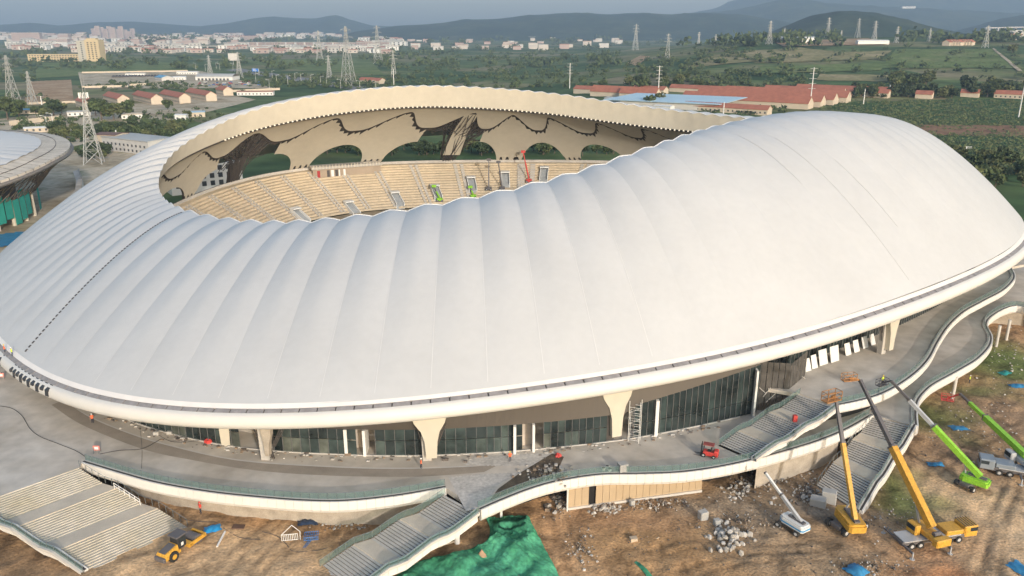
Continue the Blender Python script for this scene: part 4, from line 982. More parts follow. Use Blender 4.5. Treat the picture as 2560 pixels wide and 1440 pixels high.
M_CBL = mat('cable_dark', (0.06, 0.055, 0.05), .6)
hose([(0, 1016), (30, 1022), (55, 1040), (75, 1072), (100, 1092), (150, 1112), (190, 1128), (212, 1142)], DZ + .01, .055, 'dark cable snaking over the left deck to the stair head', M_CBL)
hose([(250, 1136), (300, 1127), (355, 1123), (400, 1100)], DZ + .01, .045, 'dark cable from the red barrier to the drain channel', M_CBL)
hose([(352, 1000), (350, 1060), (355, 1120), (354, 1172)], DZ + .015, .025, 'thin cable crossing the drain channel straight', M_CBL)
hose([(370, 1065), (400, 1090), (430, 1105), (470, 1106), (510, 1100)], DZ + .01, .04, 'looping cable in front of the left glass', M_CBL)
hose([(460, 1300), (500, 1305), (545, 1308), (560, 1322), (600, 1345), (650, 1350)], 0, .05, 'black hose curving past the bright blue tarpaulin', M_CBL, True)
hose([(655, 1330), (690, 1340), (715, 1360), (735, 1380), (800, 1376), (830, 1365)], 0, .05, 'dark hose winding below the white rack', M_CBL, True)
# barriers and signs
def barrier(p, m, label, w_=1.1, h=1.3, rz=0):
    e = empty('barrier_sign', p, rz); tag(e, label, 'barrier')
    o = MB().box(-w_ / 2, w_ / 2, -.03, .03, .45, h).build('board', m); o.parent = e
    o = MB().box(-w_ * .28, w_ * .28, -.036, -.031, .65, h - .2).build('marking', M_WHITE); o.parent = e
    for s in (-1, 1):
        o = MB().beam((s * w_ * .4, -.3, 0), (s * w_ * .4, 0, h * .8), .06, .06).build('leg', M_RAIL); o.parent = e
        o = MB().beam((s * w_ * .4, .4, 0), (s * w_ * .4, 0.05, h * .8), .06, .06).build('leg', M_RAIL); o.parent = e
M_RED = mat('red_paint', (0.50, 0.05, 0.04), .5, .1)
barrier(at(243, 1132, DZ), mat('sign_pink', (0.6, 0.2, 0.17), .5), 'red and white warning barrier at the head of the wide stairs')
barrier(at(4, 948, DZ), mat('sign_pink', (0.6, 0.2, 0.17), .5), 'red and white warning barrier at the left edge of the deck', rz=.3)
def redpile(u, v, z, label, s=1.0):
    r = random.Random(u); mb = MB(); e = empty('net_heap', at(u, v, z)); tag(e, label, 'heap')
    import bmesh
    bm = bmesh.new(); bmesh.ops.create_icosphere(bm, subdivisions=3, radius=.9 * s)
    for q in bm.verts: q.co.z = max(0, q.co.z) * .9; q.co *= 1 + .35 * noise2(q.co.x * 4, q.co.y * 4, u)
    me = bpy.data.meshes.new('net'); bm.to_mesh(me); bm.free(); me.materials.append(M_RED); inst('net', me, e)
redpile(526, 1103, DZ, 'heap of red netting in front of the left glass wall')
redpile(1396, 1140, DZ, 'small red heap beside the stone pile on the deck', .6)
o = MB().bevbox(-.35, .35, -.35, .35, 0, 1.1, .06).build('red_bin', M_RED); o.location = Vector(r1[2]) + Vector((-1.2, 1.6, 0)); tag(o, 'red bin on the upper landing of the terrace stairs', 'bin')
# brick pallet, drums, scaffold tower, leaning slabs
pal = empty('brick_pallet', at(1556, 1178, DZ), .35); tag(pal, 'shrink-wrapped pallet of pale bricks on the deck', 'pallet')
for i in range(3):
    for k in range(4): o = MB().box(-.7 + i * .48, -.25 + i * .48, -.6, .6, .15 + k * .33, .45 + k * .33).build('brick_layer', M_BLOCK); o.parent = pal
o = MB().box(-.75, .75, -.65, .65, 0, .14).build('base', M_WOOD); o.parent = pal
for k, (u, v) in enumerate(((1508, 1176), (1518, 1172), (1524, 1178))):
    o = MB().tube((0, 0, 0), (0, 0, .5), .3, .36, 10).add([(.3 * cos(a), .3 * sin(a), .505) for a in [2 * pi * i / 10 for i in range(10)]], [tuple(range(10))], 1).build('bucket', [M_WHITE, M_DARK]); o.location = at(u, v, DZ); tag(o, ['left', 'middle', 'right'][k] + ' one of three buckets on the deck edge', 'bucket')
sc_ = empty('scaffold_tower', at(1585, 1102, DZ), -.35); tag(sc_, 'white scaffold tower behind the tall cream column', 'scaffold')
for x in (-.9, .9):
    for y in (-.6, .6): o = MB().tube((x, y, 0), (x, y, 7.5), .05).build('upright', M_WHITE); o.parent = sc_
for k in range(7):
    for y in (-.6, .6): o = MB().tube((-.9, y, .4 + k), (.9, y, .4 + k), .035).build('ledger', M_WHITE); o.parent = sc_
    if k % 2: o = MB().tube((-.9, -.6, .4 + k), (.9, -.6, 1.4 + k), .035).build('brace', M_WHITE); o.parent = sc_
for k, (u, v, w_, h) in enumerate(((2022, 928, 1.6, 2.2), (2038, 921, 1.6, 2.4), (2060, 912, 2.4, 2.8), (2088, 904, 2.4, 2.9), (2122, 888, 1.7, 2.2), (2143, 880, 1.7, 2.2), (2165, 870, 1.7, 2.1), (2184, 862, 1.5, 2.0))):
    p = at(u, v, TZ); o = MB().hexa([(-w_ / 2, 0, 0), (w_ / 2, 0, 0), (w_ / 2, .06, 0), (-w_ / 2, .06, 0), (-w_ / 2 + .25, .9, h), (w_ / 2 + (.35 if k == 3 else .1), .9, h), (w_ / 2 + .1, .96, h), (-w_ / 2 + .25, .96, h)]).build('leaning_slab', M_WHITE); o.location = p; o.rotation_euler = (0, 0, .55)
    tag(o, ['first', 'second', 'third', 'fourth, most tilted', 'fifth', 'sixth', 'seventh', 'eighth and rightmost'][k] + ' white slab from the left leaning on the terrace wall', 'slab')

# ================================================================== MACHINES
M_YEL = mat('machine_yellow', (0.56, 0.30, 0.04), .5, .12, 1.6, fine=.15, fscale=4)
M_LIM = mat('machine_lime', (0.24, 0.50, 0.035), .5, .12, 1.6, fine=.15, fscale=4)
M_BLK2 = mat('rubber_black', (0.022, 0.022, 0.022), .8, .2)
M_GRYM = mat('machine_grey', (0.11, 0.10, 0.10), .5, .15, .8)
M_STL = mat('machine_silver', (0.42, 0.42, 0.42), .4, .1, .8)
M_BLU = mat('machine_blue', (0.05, 0.27, 0.52), .4, .06)
M_WIN = mat('cab_glass', (0.03, 0.04, 0.045), .08, .2)
def wheel(e, x, y, r, w_, m=None, rim=None):
    o = MB().tube((x, y - w_ / 2, r), (x, y + w_ / 2, r), r, r, 14).build('wheel', m or M_BLK2); o.parent = e
    h = MB().tube((x, y - w_ / 2 - .02, r), (x, y + w_ / 2 + .02, r), r * .5, r * .5, 10).build('rim', rim or M_STL); h.parent = o
def P_(e, mb, name, m, parent=None):
    o = mb.build(name, m); o.parent = parent or e; return o
def loc_of(e, p): return e.matrix_world.inverted() @ Vector(p)
def boom_parts(e, foot, tip, secs, jib=None, basket=None, bm=None, nm='boom_section'):
    """foot, tip: local; secs: list of (f0, f1, width, height, material)"""
    foot, tip = Vector(foot), Vector(tip); ob = None
    for f0, f1, w_, h_, m in secs:
        ob = P_(e, MB().beam(foot.lerp(tip, f0), foot.lerp(tip, f1), w_, h_), nm, m)
        c = foot.lerp(tip, f1); d = (tip - foot).normalized()
        P_(e, MB().beam(c - d * .25, c, w_ * 1.12, h_ * 1.12), 'collar', M_GRYM, ob)
    if basket:
        bx = Vector(basket)
        P_(e, MB().beam(tip, bx + Vector((0, 0, .4)), .22, .28), 'jib', bm or M_GRYM)
        b = P_(e, MB().box(bx.x - 1.1, bx.x + 1.1, bx.y - .5, bx.y + .5, bx.z - .06, bx.z + .05), 'basket_floor', bm or M_YEL)
        for z in (.55, 1.1):
            for q0, q1 in (((-1.1, -.5), (1.1, -.5)), ((1.1, -.5), (1.1, .5)), ((1.1, .5), (-1.1, .5)), ((-1.1, .5), (-1.1, -.5))):
                P_(e, MB().tube((bx.x + q0[0], bx.y + q0[1], bx.z + z), (bx.x + q1[0], bx.y + q1[1], bx.z + z), .045, n=4), 'basket_rail', bm or M_YEL, b)
        for q in ((-1.1, -.5), (1.1, -.5), (1.1, .5), (-1.1, .5), (0, -.5), (0, .5)):
            P_(e, MB().tube((bx.x + q[0], bx.y + q[1], bx.z), (bx.x + q[0], bx.y + q[1], bx.z + 1.1), .045, n=4), 'basket_post', bm or M_YEL, b)
def boom_lift(p, rz, tip_w, m_body, m_boom, label, L=4.6, secs=None, basket_w=None, m_in=None, bmat=None, foot=(-1.6, 0, 2.1), wide=2.4, turret_rz=None, stripe=None, sc=1.0):
    e = empty('boom_lift', p, rz); e.scale = (sc,) * 3; tag(e, label, 'boom lift'); bpy.context.view_layer.update()
    P_(e, MB().bevbox(-L * .42, L * .42, -wide * .3, wide * .3, .45, 1.0, .12), 'chassis', M_GRYM)
    for x in (-L * .34, L * .34):
        P_(e, MB().box(x - .15, x + .15, -wide * .5, wide * .5, .4, .65), 'axle', M_GRYM)
        for y in (-wide * .5, wide * .5): wheel(e, x, y, .5, .42)
    tip = loc_of(e, tip_w); a = atan2(tip.y, tip.x); T = Matrix.Rotation(a, 4, 'Z')
    # turret: long rounded counterweight that trails behind the boom foot
    pts = [(-2.7, -.75), (-2.45, -1.05), (1.0, -1.15), (1.6, -.8), (1.6, .8), (1.0, 1.15), (-2.45, 1.05), (-2.7, .75)]
    tb = MB(); k = len(tb.v)
    tb.poly([(x, y) for x, y in pts], 1.02, 1.75); tb.poly([(x * .93, y * .9) for x, y in pts], 1.75, 2.0); tb.xform(T)
    P_(e, tb, 'turret', m_body)
    if stripe: P_(e, MB().poly([(x * 1.012, y * 1.02) for x, y in pts], 1.2, 1.45).xform(T), 'stripe', stripe)
    P_(e, MB().box(-2.2, .6, -.32, .32, 1.9, 2.25).xform(T), 'boom_cradle', M_GRYM)
    f = T @ Vector(foot)
    bk = loc_of(e, basket_w) if basket_w is not None else None
    boom_parts(e, f, tip, secs or [(0, .5, .55, .62, m_boom), (.3, .78, .42, .5, m_in or M_GRYM), (.6, 1, .3, .36, m_in or M_GRYM)], basket=bk, bm=bmat)
    P_(e, MB().tube(T @ Vector((.9, 0, 1.6)), f.lerp(tip, .17), .12, .12), 'lift_cylinder', M_STL)
    return e
B1 = at_s(2116, 1318); boom_lift(B1, .45, at_y(2088, 988, 113), M_YEL, M_YEL, 'yellow boom lift with its long boom raised straight up past the stairs', sc=1.3, basket_w=at_y(2078, 1000, 111.5) + Vector((0, 0, 0)), bmat=mat('basket_rust', (0.35, 0.16, 0.05), .6), secs=[(0, .62, .46, .56, M_YEL), (.4, .84, .38, .45, M_GRYM), (.7, 1, .28, .34, M_GRYM)])
B2 = at_s(1978, 1322); boom_lift(B2, -.9, at_y(1912, 1180, 109), M_WHITE, M_WHITE, 'white and blue boom lift with a pale boom reaching the deck edge', m_in=M_STL, stripe=M_BLU, secs=[(0, .55, .45, .5, M_STL), (.4, 1, .32, .36, M_WHITE)])
B3 = at_s(2425, 1215); boom_lift(B3, .5, at_y(2228, 952, 126), M_LIM, M_LIM, 'lime green boom lift with its boom stretched over the outer walkway', foot=(-1.2, 0, 2.3), basket_w=at_y(2205, 962, 127.5), bmat=M_GRYM, wide=2.8, secs=[(0, .52, .8, .85, M_LIM), (.4, .8, .5, .6, M_STL), (.7, 1, .36, .45, M_GRYM)])
# yellow truck crane
def truck_crane(p, rz, foot_w, tip_w, label, m, secs, cab_m, bask=None, bmat=None, panel=True, slew=0.0):
    e = empty('truck_crane', p, rz); tag(e, label, 'crane'); bpy.context.view_layer.update()
    P_(e, MB().bevbox(-6.2, 6.0, -1.15, 1.15, .75, 1.35, .1), 'chassis', M_GRYM)
    P_(e, MB().box(-6.0, 3.4, -1.3, 1.3, 1.36, 1.5), 'deck_plate', M_STL)
    for x in (-4.6, -3.2, 1.6, 3.2):
        for y in (-1.1, 1.1): wheel(e, x, y, .55, .4)
    for x in (-6.0, .2):
        P_(e, MB().box(x - .15, x + .15, -3.2, 3.2, .8, 1.05), 'outrigger_beam', M_GRYM)
        for y in (-3.2, 3.2): P_(e, MB().tube((x, y, 0), (x, y, 1.1), .12).tube((x, y, -.02), (x, y, .08), .35, n=8), 'outrigger_jack', M_STL)
    c = P_(e, MB().bevbox(4.0, 6.3, -1.25, 1.25, .9, 2.6, .18), 'cab', cab_m)
    P_(e, MB().box(6.28, 6.33, -1.05, 1.05, 1.75, 2.4), 'windscreen', M_WIN, c); P_(e, MB().box(4.9, 6.1, -1.285, -1.255, 1.75, 2.35), 'side_window', M_WIN, c); P_(e, MB().box(4.9, 6.1, 1.255, 1.285, 1.75, 2.35), 'side_window', M_WIN, c)
    P_(e, MB().bevbox(1.0, 3.9, -1.2, 1.2, 1.5, 2.15, .1), 'engine_cover', cab_m)
    if panel:
        for k in range(5): P_(e, MB().box(4.1 + k * .42, 4.2 + k * .42, -1.2, 1.2, 2.62, 2.68), 'roof_slat', M_GRYM, c)
    foot, tip = loc_of(e, foot_w), loc_of(e, tip_w); d = tip - foot; a = atan2(d.y, d.x); T = Matrix.Translation((foot.x, foot.y, 0)) @ Matrix.Rotation(a, 4, 'Z')
    P_(e, MB().tube((-.2, 0, 1.5), (-.2, 0, 1.75), .9, .9, 16).xform(Matrix.Translation((foot.x + cos(a) * 1.2, foot.y + sin(a) * 1.2, 0))), 'slew_ring', M_GRYM)
    P_(e, MB().bevbox(-1.7, 3.0, -.95, .95, 1.76, 2.5, .12).xform(T), 'superstructure', m)
    P_(e, MB().bevbox(-2.6, -1.5, -1.3, 1.3, 1.6, 2.7, .15).xform(T), 'counterweight', m)
    P_(e, MB().tube((-1.0, -.6, 2.75), (-1.0, .6, 2.75), .35, n=10).xform(T), 'winch', M_GRYM)
    oc_ = P_(e, MB().bevbox(.8, 2.7, 1.0, 2.0, 1.6, 3.1, .15).xform(T), 'operator_cab', m)
    P_(e, MB().box(1.0, 2.5, 2.0, 2.03, 2.2, 2.95).box(2.69, 2.73, 1.1, 1.9, 2.1, 2.95).xform(T), 'cab_window', M_WIN, oc_)
    boom_parts(e, foot, tip, secs, basket=loc_of(e, bask) if bask is not None else None, bm=bmat)
    P_(e, MB().tube(T @ Vector((2.2, 0, 2.2)), foot.lerp(tip, .24), .17), 'lift_cylinder', M_STL)
    return e
pC = (at_s(2285, 1375) + at_s(2405, 1358)) * .5; dC = at_s(2420, 1355) - at_s(2270, 1378); rzC = atan2(dC.y, dC.x)
truck_crane(pC + Vector((0, 1.4, 0)), rzC, at(2330, 1318, 3.2), at_y(2150, 950, 117), 'yellow truck crane with a black telescopic boom raised over the walkway stairs', M_YEL, [(0, .53, .95, 1.05, M_YEL), (.4, .8, .6, .7, M_GRYM), (.7, 1, .42, .5, M_GRYM)], M_YEL, at_y(2122, 950, 116.5), mat('basket_rust', (0.35, 0.16, 0.05), .6))
pD = at_s(2548, 1190)
M_CABG = mat('cab_slate', (0.22, 0.25, 0.28), .4, .1)
truck_crane(pD, 2.75, at(2566, 1140, 3.0), at_y(2400, 985, 140), 'grey and lime truck crane cut by the right edge with a green boom', M_STL, [(0, .6, .9, 1.0, M_LIM), (.4, .85, .6, .65, M_LIM), (.8, 1, .4, .45, M_GRYM)], M_CABG, at_y(2368, 1000, 141), M_RED, panel=False)
# lifts inside the bowl
for k, (u, v, ut, vt, m, lab) in enumerate(((1222, 470, 1222, 402, M_GRYM, 'grey boom lift on the seating steps left of a twin'), (1255, 470, 1246, 408, M_GRYM, 'dark boom lift beside the twin boom on the seating steps'), (1098, 500, 1085, 468, M_LIM, 'lime boom lift half hidden by the near roof edge'), (1184, 492, 1176, 470, M_LIM, 'small lime lift beside a stair opening in the bowl'), (1322, 452, 1308, 382, M_RED, 'red boom lift in front of the far cladding columns'))):
    n, kk = on_stand(u, min(v, 500)); b = brow(n, 3.2 + kk * 1.45 + .5, -.9 - kk * .8); t_ = at_y(ut, vt, b.y + (3 if k != 4 else 6))
    e = empty('boom_lift', b); tag(e, lab, 'boom lift'); bpy.context.view_layer.update()
    P_(e, MB().bevbox(-1.2, 1.2, -.9, .9, .4, 1.5, .15), 'chassis', m)
    for x in (-.9, .9):
        for y in (-.8, .8): wheel(e, x, y, .45, .3)
    tl = loc_of(e, t_); P_(e, MB().beam((0, 0, 1.4), Vector((0, 0, 1.4)).lerp(tl, .6), .5, .5), 'boom_section', m); P_(e, MB().beam(Vector((0, 0, 1.4)).lerp(tl, .5), tl, .36, .36), 'boom_section', M_GRYM if m is not M_RED else m)
    P_(e, MB().box(tl.x - .9, tl.x + .9, tl.y - .4, tl.y + .4, tl.z, tl.z + 1.0), 'basket', m)
# road roller
a, b = at_s(398, 1415), at_s(500, 1346); dR = b - a
rl = empty('road_roller', (a + b) / 2, atan2(dR.y, dR.x)); tag(rl, 'yellow single-drum road roller parked at the foot of the wide stairs', 'road roller')
P_(rl, MB().poly([(-3.2, -1.0), (-.6, -1.0), (-.6, 1.0), (-3.2, 1.0)], .75, 1.2).hexa([(-3.2, -.95, 1.2), (-.9, -.95, 1.2), (-.9, .95, 1.2), (-3.2, .95, 1.2), (-3.0, -.8, 1.65), (-.9, -.85, 2.05), (-.9, .85, 2.05), (-3.0, .8, 1.65)]), 'engine_hood', M_YEL)
P_(rl, MB().hexa([(-3.0, -.62, 1.67), (-1.1, -.66, 2.03), (-1.1, .66, 2.03), (-3.0, .62, 1.67), (-3.0, -.62, 1.72), (-1.1, -.66, 2.1), (-1.1, .66, 2.1), (-3.0, .62, 1.72)]), 'hood_grille', M_GRYM)
P_(rl, MB().bevbox(-3.55, -3.1, -1.0, 1.0, .65, 1.25, .1), 'rear_bumper', M_GRYM)
cb = P_(rl, MB().bevbox(-.8, .7, -.8, .8, 1.15, 2.95, .1), 'cab', M_BLK2)
P_(rl, MB().box(-.5, .5, -.83, -.81, 1.9, 2.7).box(-.5, .5, .81, .83, 1.9, 2.7).box(.7, .72, -.6, .6, 1.9, 2.7), 'cab_window', M_WIN, cb)
P_(rl, MB().bevbox(-1.0, .9, -.95, .95, 2.96, 3.15, .08), 'cab_roof', M_GRYM)
P_(rl, MB().box(-.3, .1, -.86, -.835, 1.5, 2.0), 'door_plate', M_WHITE, cb)
for y in (-.95, .95): wheel(rl, -1.9, y, .78, .5, rim=M_YEL)
P_(rl, MB().tube((2.5, -1.02, .8), (2.5, 1.02, .8), .8, .8, 22), 'drum', M_GRYM)
P_(rl, MB().box(.8, 3.6, -1.3, -1.08, .75, 1.25).box(.8, 3.6, 1.08, 1.3, .75, 1.25).box(3.45, 3.75, -1.3, 1.3, .75, 1.3).box(.6, 1.3, -1.3, 1.3, .7, 1.3), 'drum_frame', M_YEL)
P_(rl, MB().box(.2, 1.0, -.4, .4, .7, 1.2), 'articulation_joint', M_GRYM)
# forklift on the deck
fk = empty('forklift', at(1768, 1140, DZ), 2.75); tag(fk, 'red forklift parked on the deck beside the terrace stairs', 'forklift')
P_(fk, MB().bevbox(-1.5, .7, -.6, .6, .35, 1.0, .1), 'body', M_RED); P_(fk, MB().bevbox(-1.75, -1.0, -.62, .62, .4, 1.35, .15), 'counterweight', M_RED)
for x in (-1.1, .55):
    for y in (-.55, .55): wheel(fk, x, y, .36 if x > 0 else .3, .25)
for x in (-.95, .65):
    for y in (-.5, .5): P_(fk, MB().beam((x, y, .9), (x * .85, y, 2.15), .07, .07), 'cage_post', M_BLK2)
P_(fk, MB().bevbox(-1.0, .75, -.58, .58, 2.15, 2.25, .05), 'cage_roof', mat('roof_red', (0.25, 0.06, 0.05), .6)); P_(fk, MB().box(-.55, -.05, -.3, .3, 1.0, 1.15).box(-.65, -.5, -.3, .3, 1.1, 1.6), 'seat', M_BLK2)
for y in (-.4, .4): P_(fk, MB().box(.9, 1.02, y - .07, y + .07, .1, 2.3), 'mast_rail', M_BLK2); P_(fk, MB().box(1.05, 2.1, y - .07, y + .07, .08, .14), 'fork', M_GRYM)
P_(fk, MB().box(1.0, 1.06, -.55, .55, .15, .9), 'fork_carriage', M_BLK2)

# ================================================================== PEOPLE
def person_mesh(pose):
    J = {'pel': (0, 0, .95, .15), 'chest': (0, 0, 1.28, .17), 'neck': (0, .0, 1.47, .07), 'head': (0, -.01, 1.60, .1), 'top': (0, 0, 1.71, .085)}
    E_ = [('pel', 'chest'), ('chest', 'neck'), ('neck', 'head'), ('head', 'top')]
    for s, nm in ((-1, 'l'), (1, 'r')):
        st = .14 if pose == 'walk' else .02
        J['hip' + nm] = (s * .1, 0, .88, .115); J['kn' + nm] = (s * .12, -s * st * .9 - .02, .5, .075); J['an' + nm] = (s * .13, s * -st * .4 + .03, .09, .05); J['to' + nm] = (s * .14, s * -st * .4 - .16, .04, .045)
        E_ += [('pel', 'hip' + nm), ('hip' + nm, 'kn' + nm), ('kn' + nm, 'an' + nm), ('an' + nm, 'to' + nm)]
        fw = -.18 if pose == 'work' else (-.06 + s * .1 if pose == 'walk' else -.03)
        J['sh' + nm] = (s * .2, 0, 1.40, .075); J['el' + nm] = (s * .27, .03, 1.12, .052); J['wr' + nm] = (s * .27, fw, .90 if pose != 'work' else 1.02, .038); J['pa' + nm] = (s * .27, fw * 1.15 - .01, .83 if pose != 'work' else .98, .038)
        E_ += [('chest', 'sh' + nm), ('sh' + nm, 'el' + nm), ('el' + nm, 'wr' + nm), ('wr' + nm, 'pa' + nm)]
        pz = J['pa' + nm]
        for k in range(4):
            J[f'f{k}{nm}'] = (pz[0] + s * .0, pz[1] - .035 + k * .024, pz[2] - .085 + abs(k - 1.5) * .012, .009); E_.append(('pa' + nm, f'f{k}{nm}'))
        J['th' + nm] = (pz[0] - s * .03, pz[1] - .06, pz[2] - .03, .011); E_.append(('pa' + nm, 'th' + nm))
    ks = list(J); me = bpy.data.meshes.new('body'); me.from_pydata([J[k][:3] for k in ks], [(ks.index(a), ks.index(b)) for a, b in E_], [])
    o = bpy.data.objects.new('tmp', me); COL.objects.link(o)
    md = o.modifiers.new('s', 'SKIN'); 
    for i, k in enumerate(ks): me.skin_vertices[0].data[i].radius = (J[k][3], J[k][3]); me.skin_vertices[0].data[i].use_root = (k == 'pel')
    o.modifiers.new('d', 'SUBSURF').levels = 1
    dg = bpy.context.evaluated_depsgraph_get(); m2 = bpy.data.meshes.new_from_object(o.evaluated_get(dg)); bpy.data.objects.remove(o); m2.name = 'body'
    return m2
M_SKIN = mat('skin', (0.45, 0.28, 0.19), .6); M_TROU = mat('trousers_navy', (0.03, 0.035, 0.05), .9); M_OV = mat('vest_orange', (0.75, 0.14, 0.05), .7); M_YV = mat('vest_lime', (0.55, 0.66, 0.06), .7); M_RV = mat('vest_red', (0.65, 0.06, 0.04), .7)
M_HELW = mat('helmet_white', (0.75, 0.74, 0.7), .4); M_HELY = mat('helmet_yellow', (0.7, 0.5, 0.05), .4); M_HELR = mat('helmet_red', (0.6, 0.05, 0.04), .4)
BODY = {}
def person(p, rz, pose, vest, helm, label, scale=1.0):
    key = (pose, vest.name)
    if key not in BODY:
        me = person_mesh(pose)
        for m in (vest, M_TROU, M_SKIN): me.materials.append(m)
        for f in me.polygons:
            c = f.center; f.material_index = 1 if c.z < .86 and abs(c.x) < .21 else (2 if c.z > 1.46 or (abs(c.x) > .2 and c.z < 1.1) else 0); f.use_smooth = True
        BODY[key] = me
    e = empty('person', p, rz); e.scale = (scale,) * 3; tag(e, label, 'person'); inst('body', BODY[key], e)
    hm_ = MB().grid([[(.125 * cos(a) * r, .135 * sin(a) * r, z) for a in [2 * pi * i / 10 for i in range(11)]] for r, z in ((1.25, 1.655), (1.0, 1.66), (.95, 1.73), (.65, 1.79), (.05, 1.81))])
    o = hm_.build('helmet', helm, smooth=True); o.parent = e
    o = MB().box(-.012, .012, -.125, -.095, 1.585, 1.62).box(-.05, -.025, -.108, -.09, 1.62, 1.635).box(.025, .05, -.108, -.09, 1.62, 1.635).box(-.03, .03, -.104, -.09, 1.55, 1.56).build('face_features', mat('feature_dark', (0.16, 0.08, 0.06), .7)); o.parent = e
person(at(232, 1057, DZ), .3, 'walk', M_OV, M_HELW, 'person in orange vest and white helmet walking along the drain channel')
person(at_s(502, 1283), -.6, 'work', M_RV, M_HELR, 'person in red vest and red helmet standing below the left deck fascia', 1.15)
person(at(1053, 1170, DZ), 1.8, 'walk', M_OV, M_HELW, 'person in orange vest walking past the middle cream column')
person(at(1275, 1153, DZ), .2, 'stand', M_OV, M_HELY, 'person in orange vest and yellow helmet by the glass entrance')
person(OUT(-11.5) - out_dir(-11.5) * .25 + Vector((0, 0, .0)), 2.4, 'work', M_YV, M_HELW, 'person in lime vest kneeling on the roof gutter at the left')
person(OUT(-12.0) + out_dir(-12.0) * .1 + Vector((0, 0, -.3)), 2.2, 'work', M_OV, M_HELY, 'person in orange vest in the roof gutter at the left edge')
person(at_s(2423, 957), .8, 'stand', M_YV, M_HELW, 'person in lime vest standing beside the outer walkway')
person(at_y(2205, 962, 127.5) + Vector((0, 0, .05)), .5, 'work', M_YV, M_HELY, 'person in lime vest in the basket over the walkway')

r_ = random.Random(31); mb = MB()
for k in range(260):
    n = r_.uniform(-9.5, 4.5); p = fwall(n, DZ) + out_dir(n) * abs(r_.gauss(.7, .9)) + Vector((0, 0, .01)); s_ = r_.uniform(.06, .3) * (1.8 if r_.random() < .08 else 1)
    mb.box(p.x - s_ * r_.uniform(.4, 1.6), p.x + s_, p.y - s_ * .5, p.y + s_ * .5, DZ, DZ + s_ * r_.uniform(.3, 1.2), r_.randrange(4))
tag(mb.build('facade_debris', M_RUB), 'small building debris littering the deck along the glass facade', kind='stuff')
# ================================================================== BACKGROUND
RB = random.Random(11)
def G(u, v): return at_g(u, v)
def patch(px, m, name, label, off=0.25, k=14):
    (a, b, c, d) = px; P = []
    for i in range(k + 1):
        row = []
        for j in range(k + 1):
            s, t = i / k, j / k
            u = (a[0] * (1 - s) + b[0] * s) * (1 - t) + (d[0] * (1 - s) + c[0] * s) * t; v = (a[1] * (1 - s) + b[1] * s) * (1 - t) + (d[1] * (1 - s) + c[1] * s) * t
            p = G(u, v); row.append((p.x, p.y, p.z + off))
        P.append(row)
    mb = MB().grid(P)
    o = mb.build(name, m, smooth=True)
    if sum(f.normal.z for f in o.data.polygons) < 0: o.data.flip_normals()
    return tag(o, label, kind='structure')
M_LAWN = ground_mat('lawn', [(0.3, (0.075, 0.11, 0.033)), (0.5, (0.13, 0.17, 0.055)), (0.7, (0.20, 0.20, 0.09))], 0.02, fine=0.25, fscale=0.15)
M_CROP = ground_mat('crop_green', [(0.3, (0.026, 0.06, 0.022)), (0.5, (0.045, 0.088, 0.030)), (0.72, (0.075, 0.11, 0.045))], 0.03, stretch=(1, 2.5, 1), fine=0.55, fscale=0.16, bump=1.0)
M_YARD = ground_mat('yard', [(0.3, (0.21, 0.165, 0.10)), (0.45, (0.38, 0.31, 0.21)), (0.58, (0.50, 0.42, 0.31)), (0.70, (0.13, 0.15, 0.07))], 0.03, fine=0.2, fscale=0.3)
M_DIRT = ground_mat('bare_earth', [(0.3, (0.24, 0.14, 0.075)), (0.5, (0.36, 0.24, 0.14)), (0.7, (0.46, 0.35, 0.23))], 0.025, fine=0.25, fscale=0.3)
M_REDD = ground_mat('red_earth', [(0.3, (0.16, 0.085, 0.05)), (0.5, (0.25, 0.14, 0.085)), (0.7, (0.16, 0.15, 0.07))], 0.05, fine=0.3, fscale=0.3)
M_STRAW = ground_mat('dry_grass', [(0.3, (0.15, 0.14, 0.06)), (0.5, (0.24, 0.21, 0.10)), (0.7, (0.34, 0.27, 0.16))], 0.02, fine=0.3, fscale=0.15)
M_ROAD = mat('asphalt', (0.17, 0.165, 0.16), 0.9, 0.15, 0.05)
patch([(-20, 300), (560, 235), (640, 250), (-20, 420)], M_YARD, 'village_ground', 'grey dusty ground around the red-roofed houses', .15)
patch([(-20, 420), (400, 330), (330, 430), (-20, 700)], M_YARD, 'site_yard', 'dusty ground between the two domed buildings', .1)
patch([(70, 205), (178, 200), (185, 258), (60, 262)], M_DIRT, 'dirt_lot', 'bare brown lot beside the tall pylon', .4)
patch([(90, 158), (430, 152), (470, 176), (90, 196)], M_LAWN, 'lawn', 'long green lawn below the yellow building', .3)
patch([(195, 182), (500, 178), (690, 222), (205, 222)], M_YARD, 'yard', 'pale walled yard with sheds left of the road', .35)
patch([(600, 150), (920, 146), (960, 188), (690, 172)], M_LAWN, 'meadow', 'bright green meadow left of the big pylon', .3)
patch([(2040, 258), (2600, 246), (2640, 318), (2160, 315)], M_CROP, 'crop_field', 'dark green crop field behind the right shoulder of the roof', .3)
patch([(2170, 338), (2640, 335), (2640, 470), (2330, 430)], M_CROP, 'crop_field', 'nearer green crop field at the right edge', .3)
patch([(2150, 312), (2640, 316), (2640, 346), (2190, 336)], M_REDD, 'dirt_lane', 'reddish earth lane between two crop fields', .35)
patch([(2050, 186), (2290, 190), (2260, 206), (2040, 202)], M_STRAW, 'dry_field', 'straw-coloured field strip above the red roofs', .5)
patch([(2240, 124), (2480, 124), (2560, 172), (2200, 172)], M_LAWN, 'hill_field', 'sloping green field below the row of small red-roofed houses', .8)
patch([(1960, 138), (2230, 128), (2200, 150), (1880, 160)], M_STRAW, 'hill_field', 'olive terraced strip right of the wooded slope', .9)
patch([(1900, 168), (2220, 158), (2200, 178), (1900, 186)], M_LAWN, 'hill_field', 'green terraced strip below the quarry', .9)
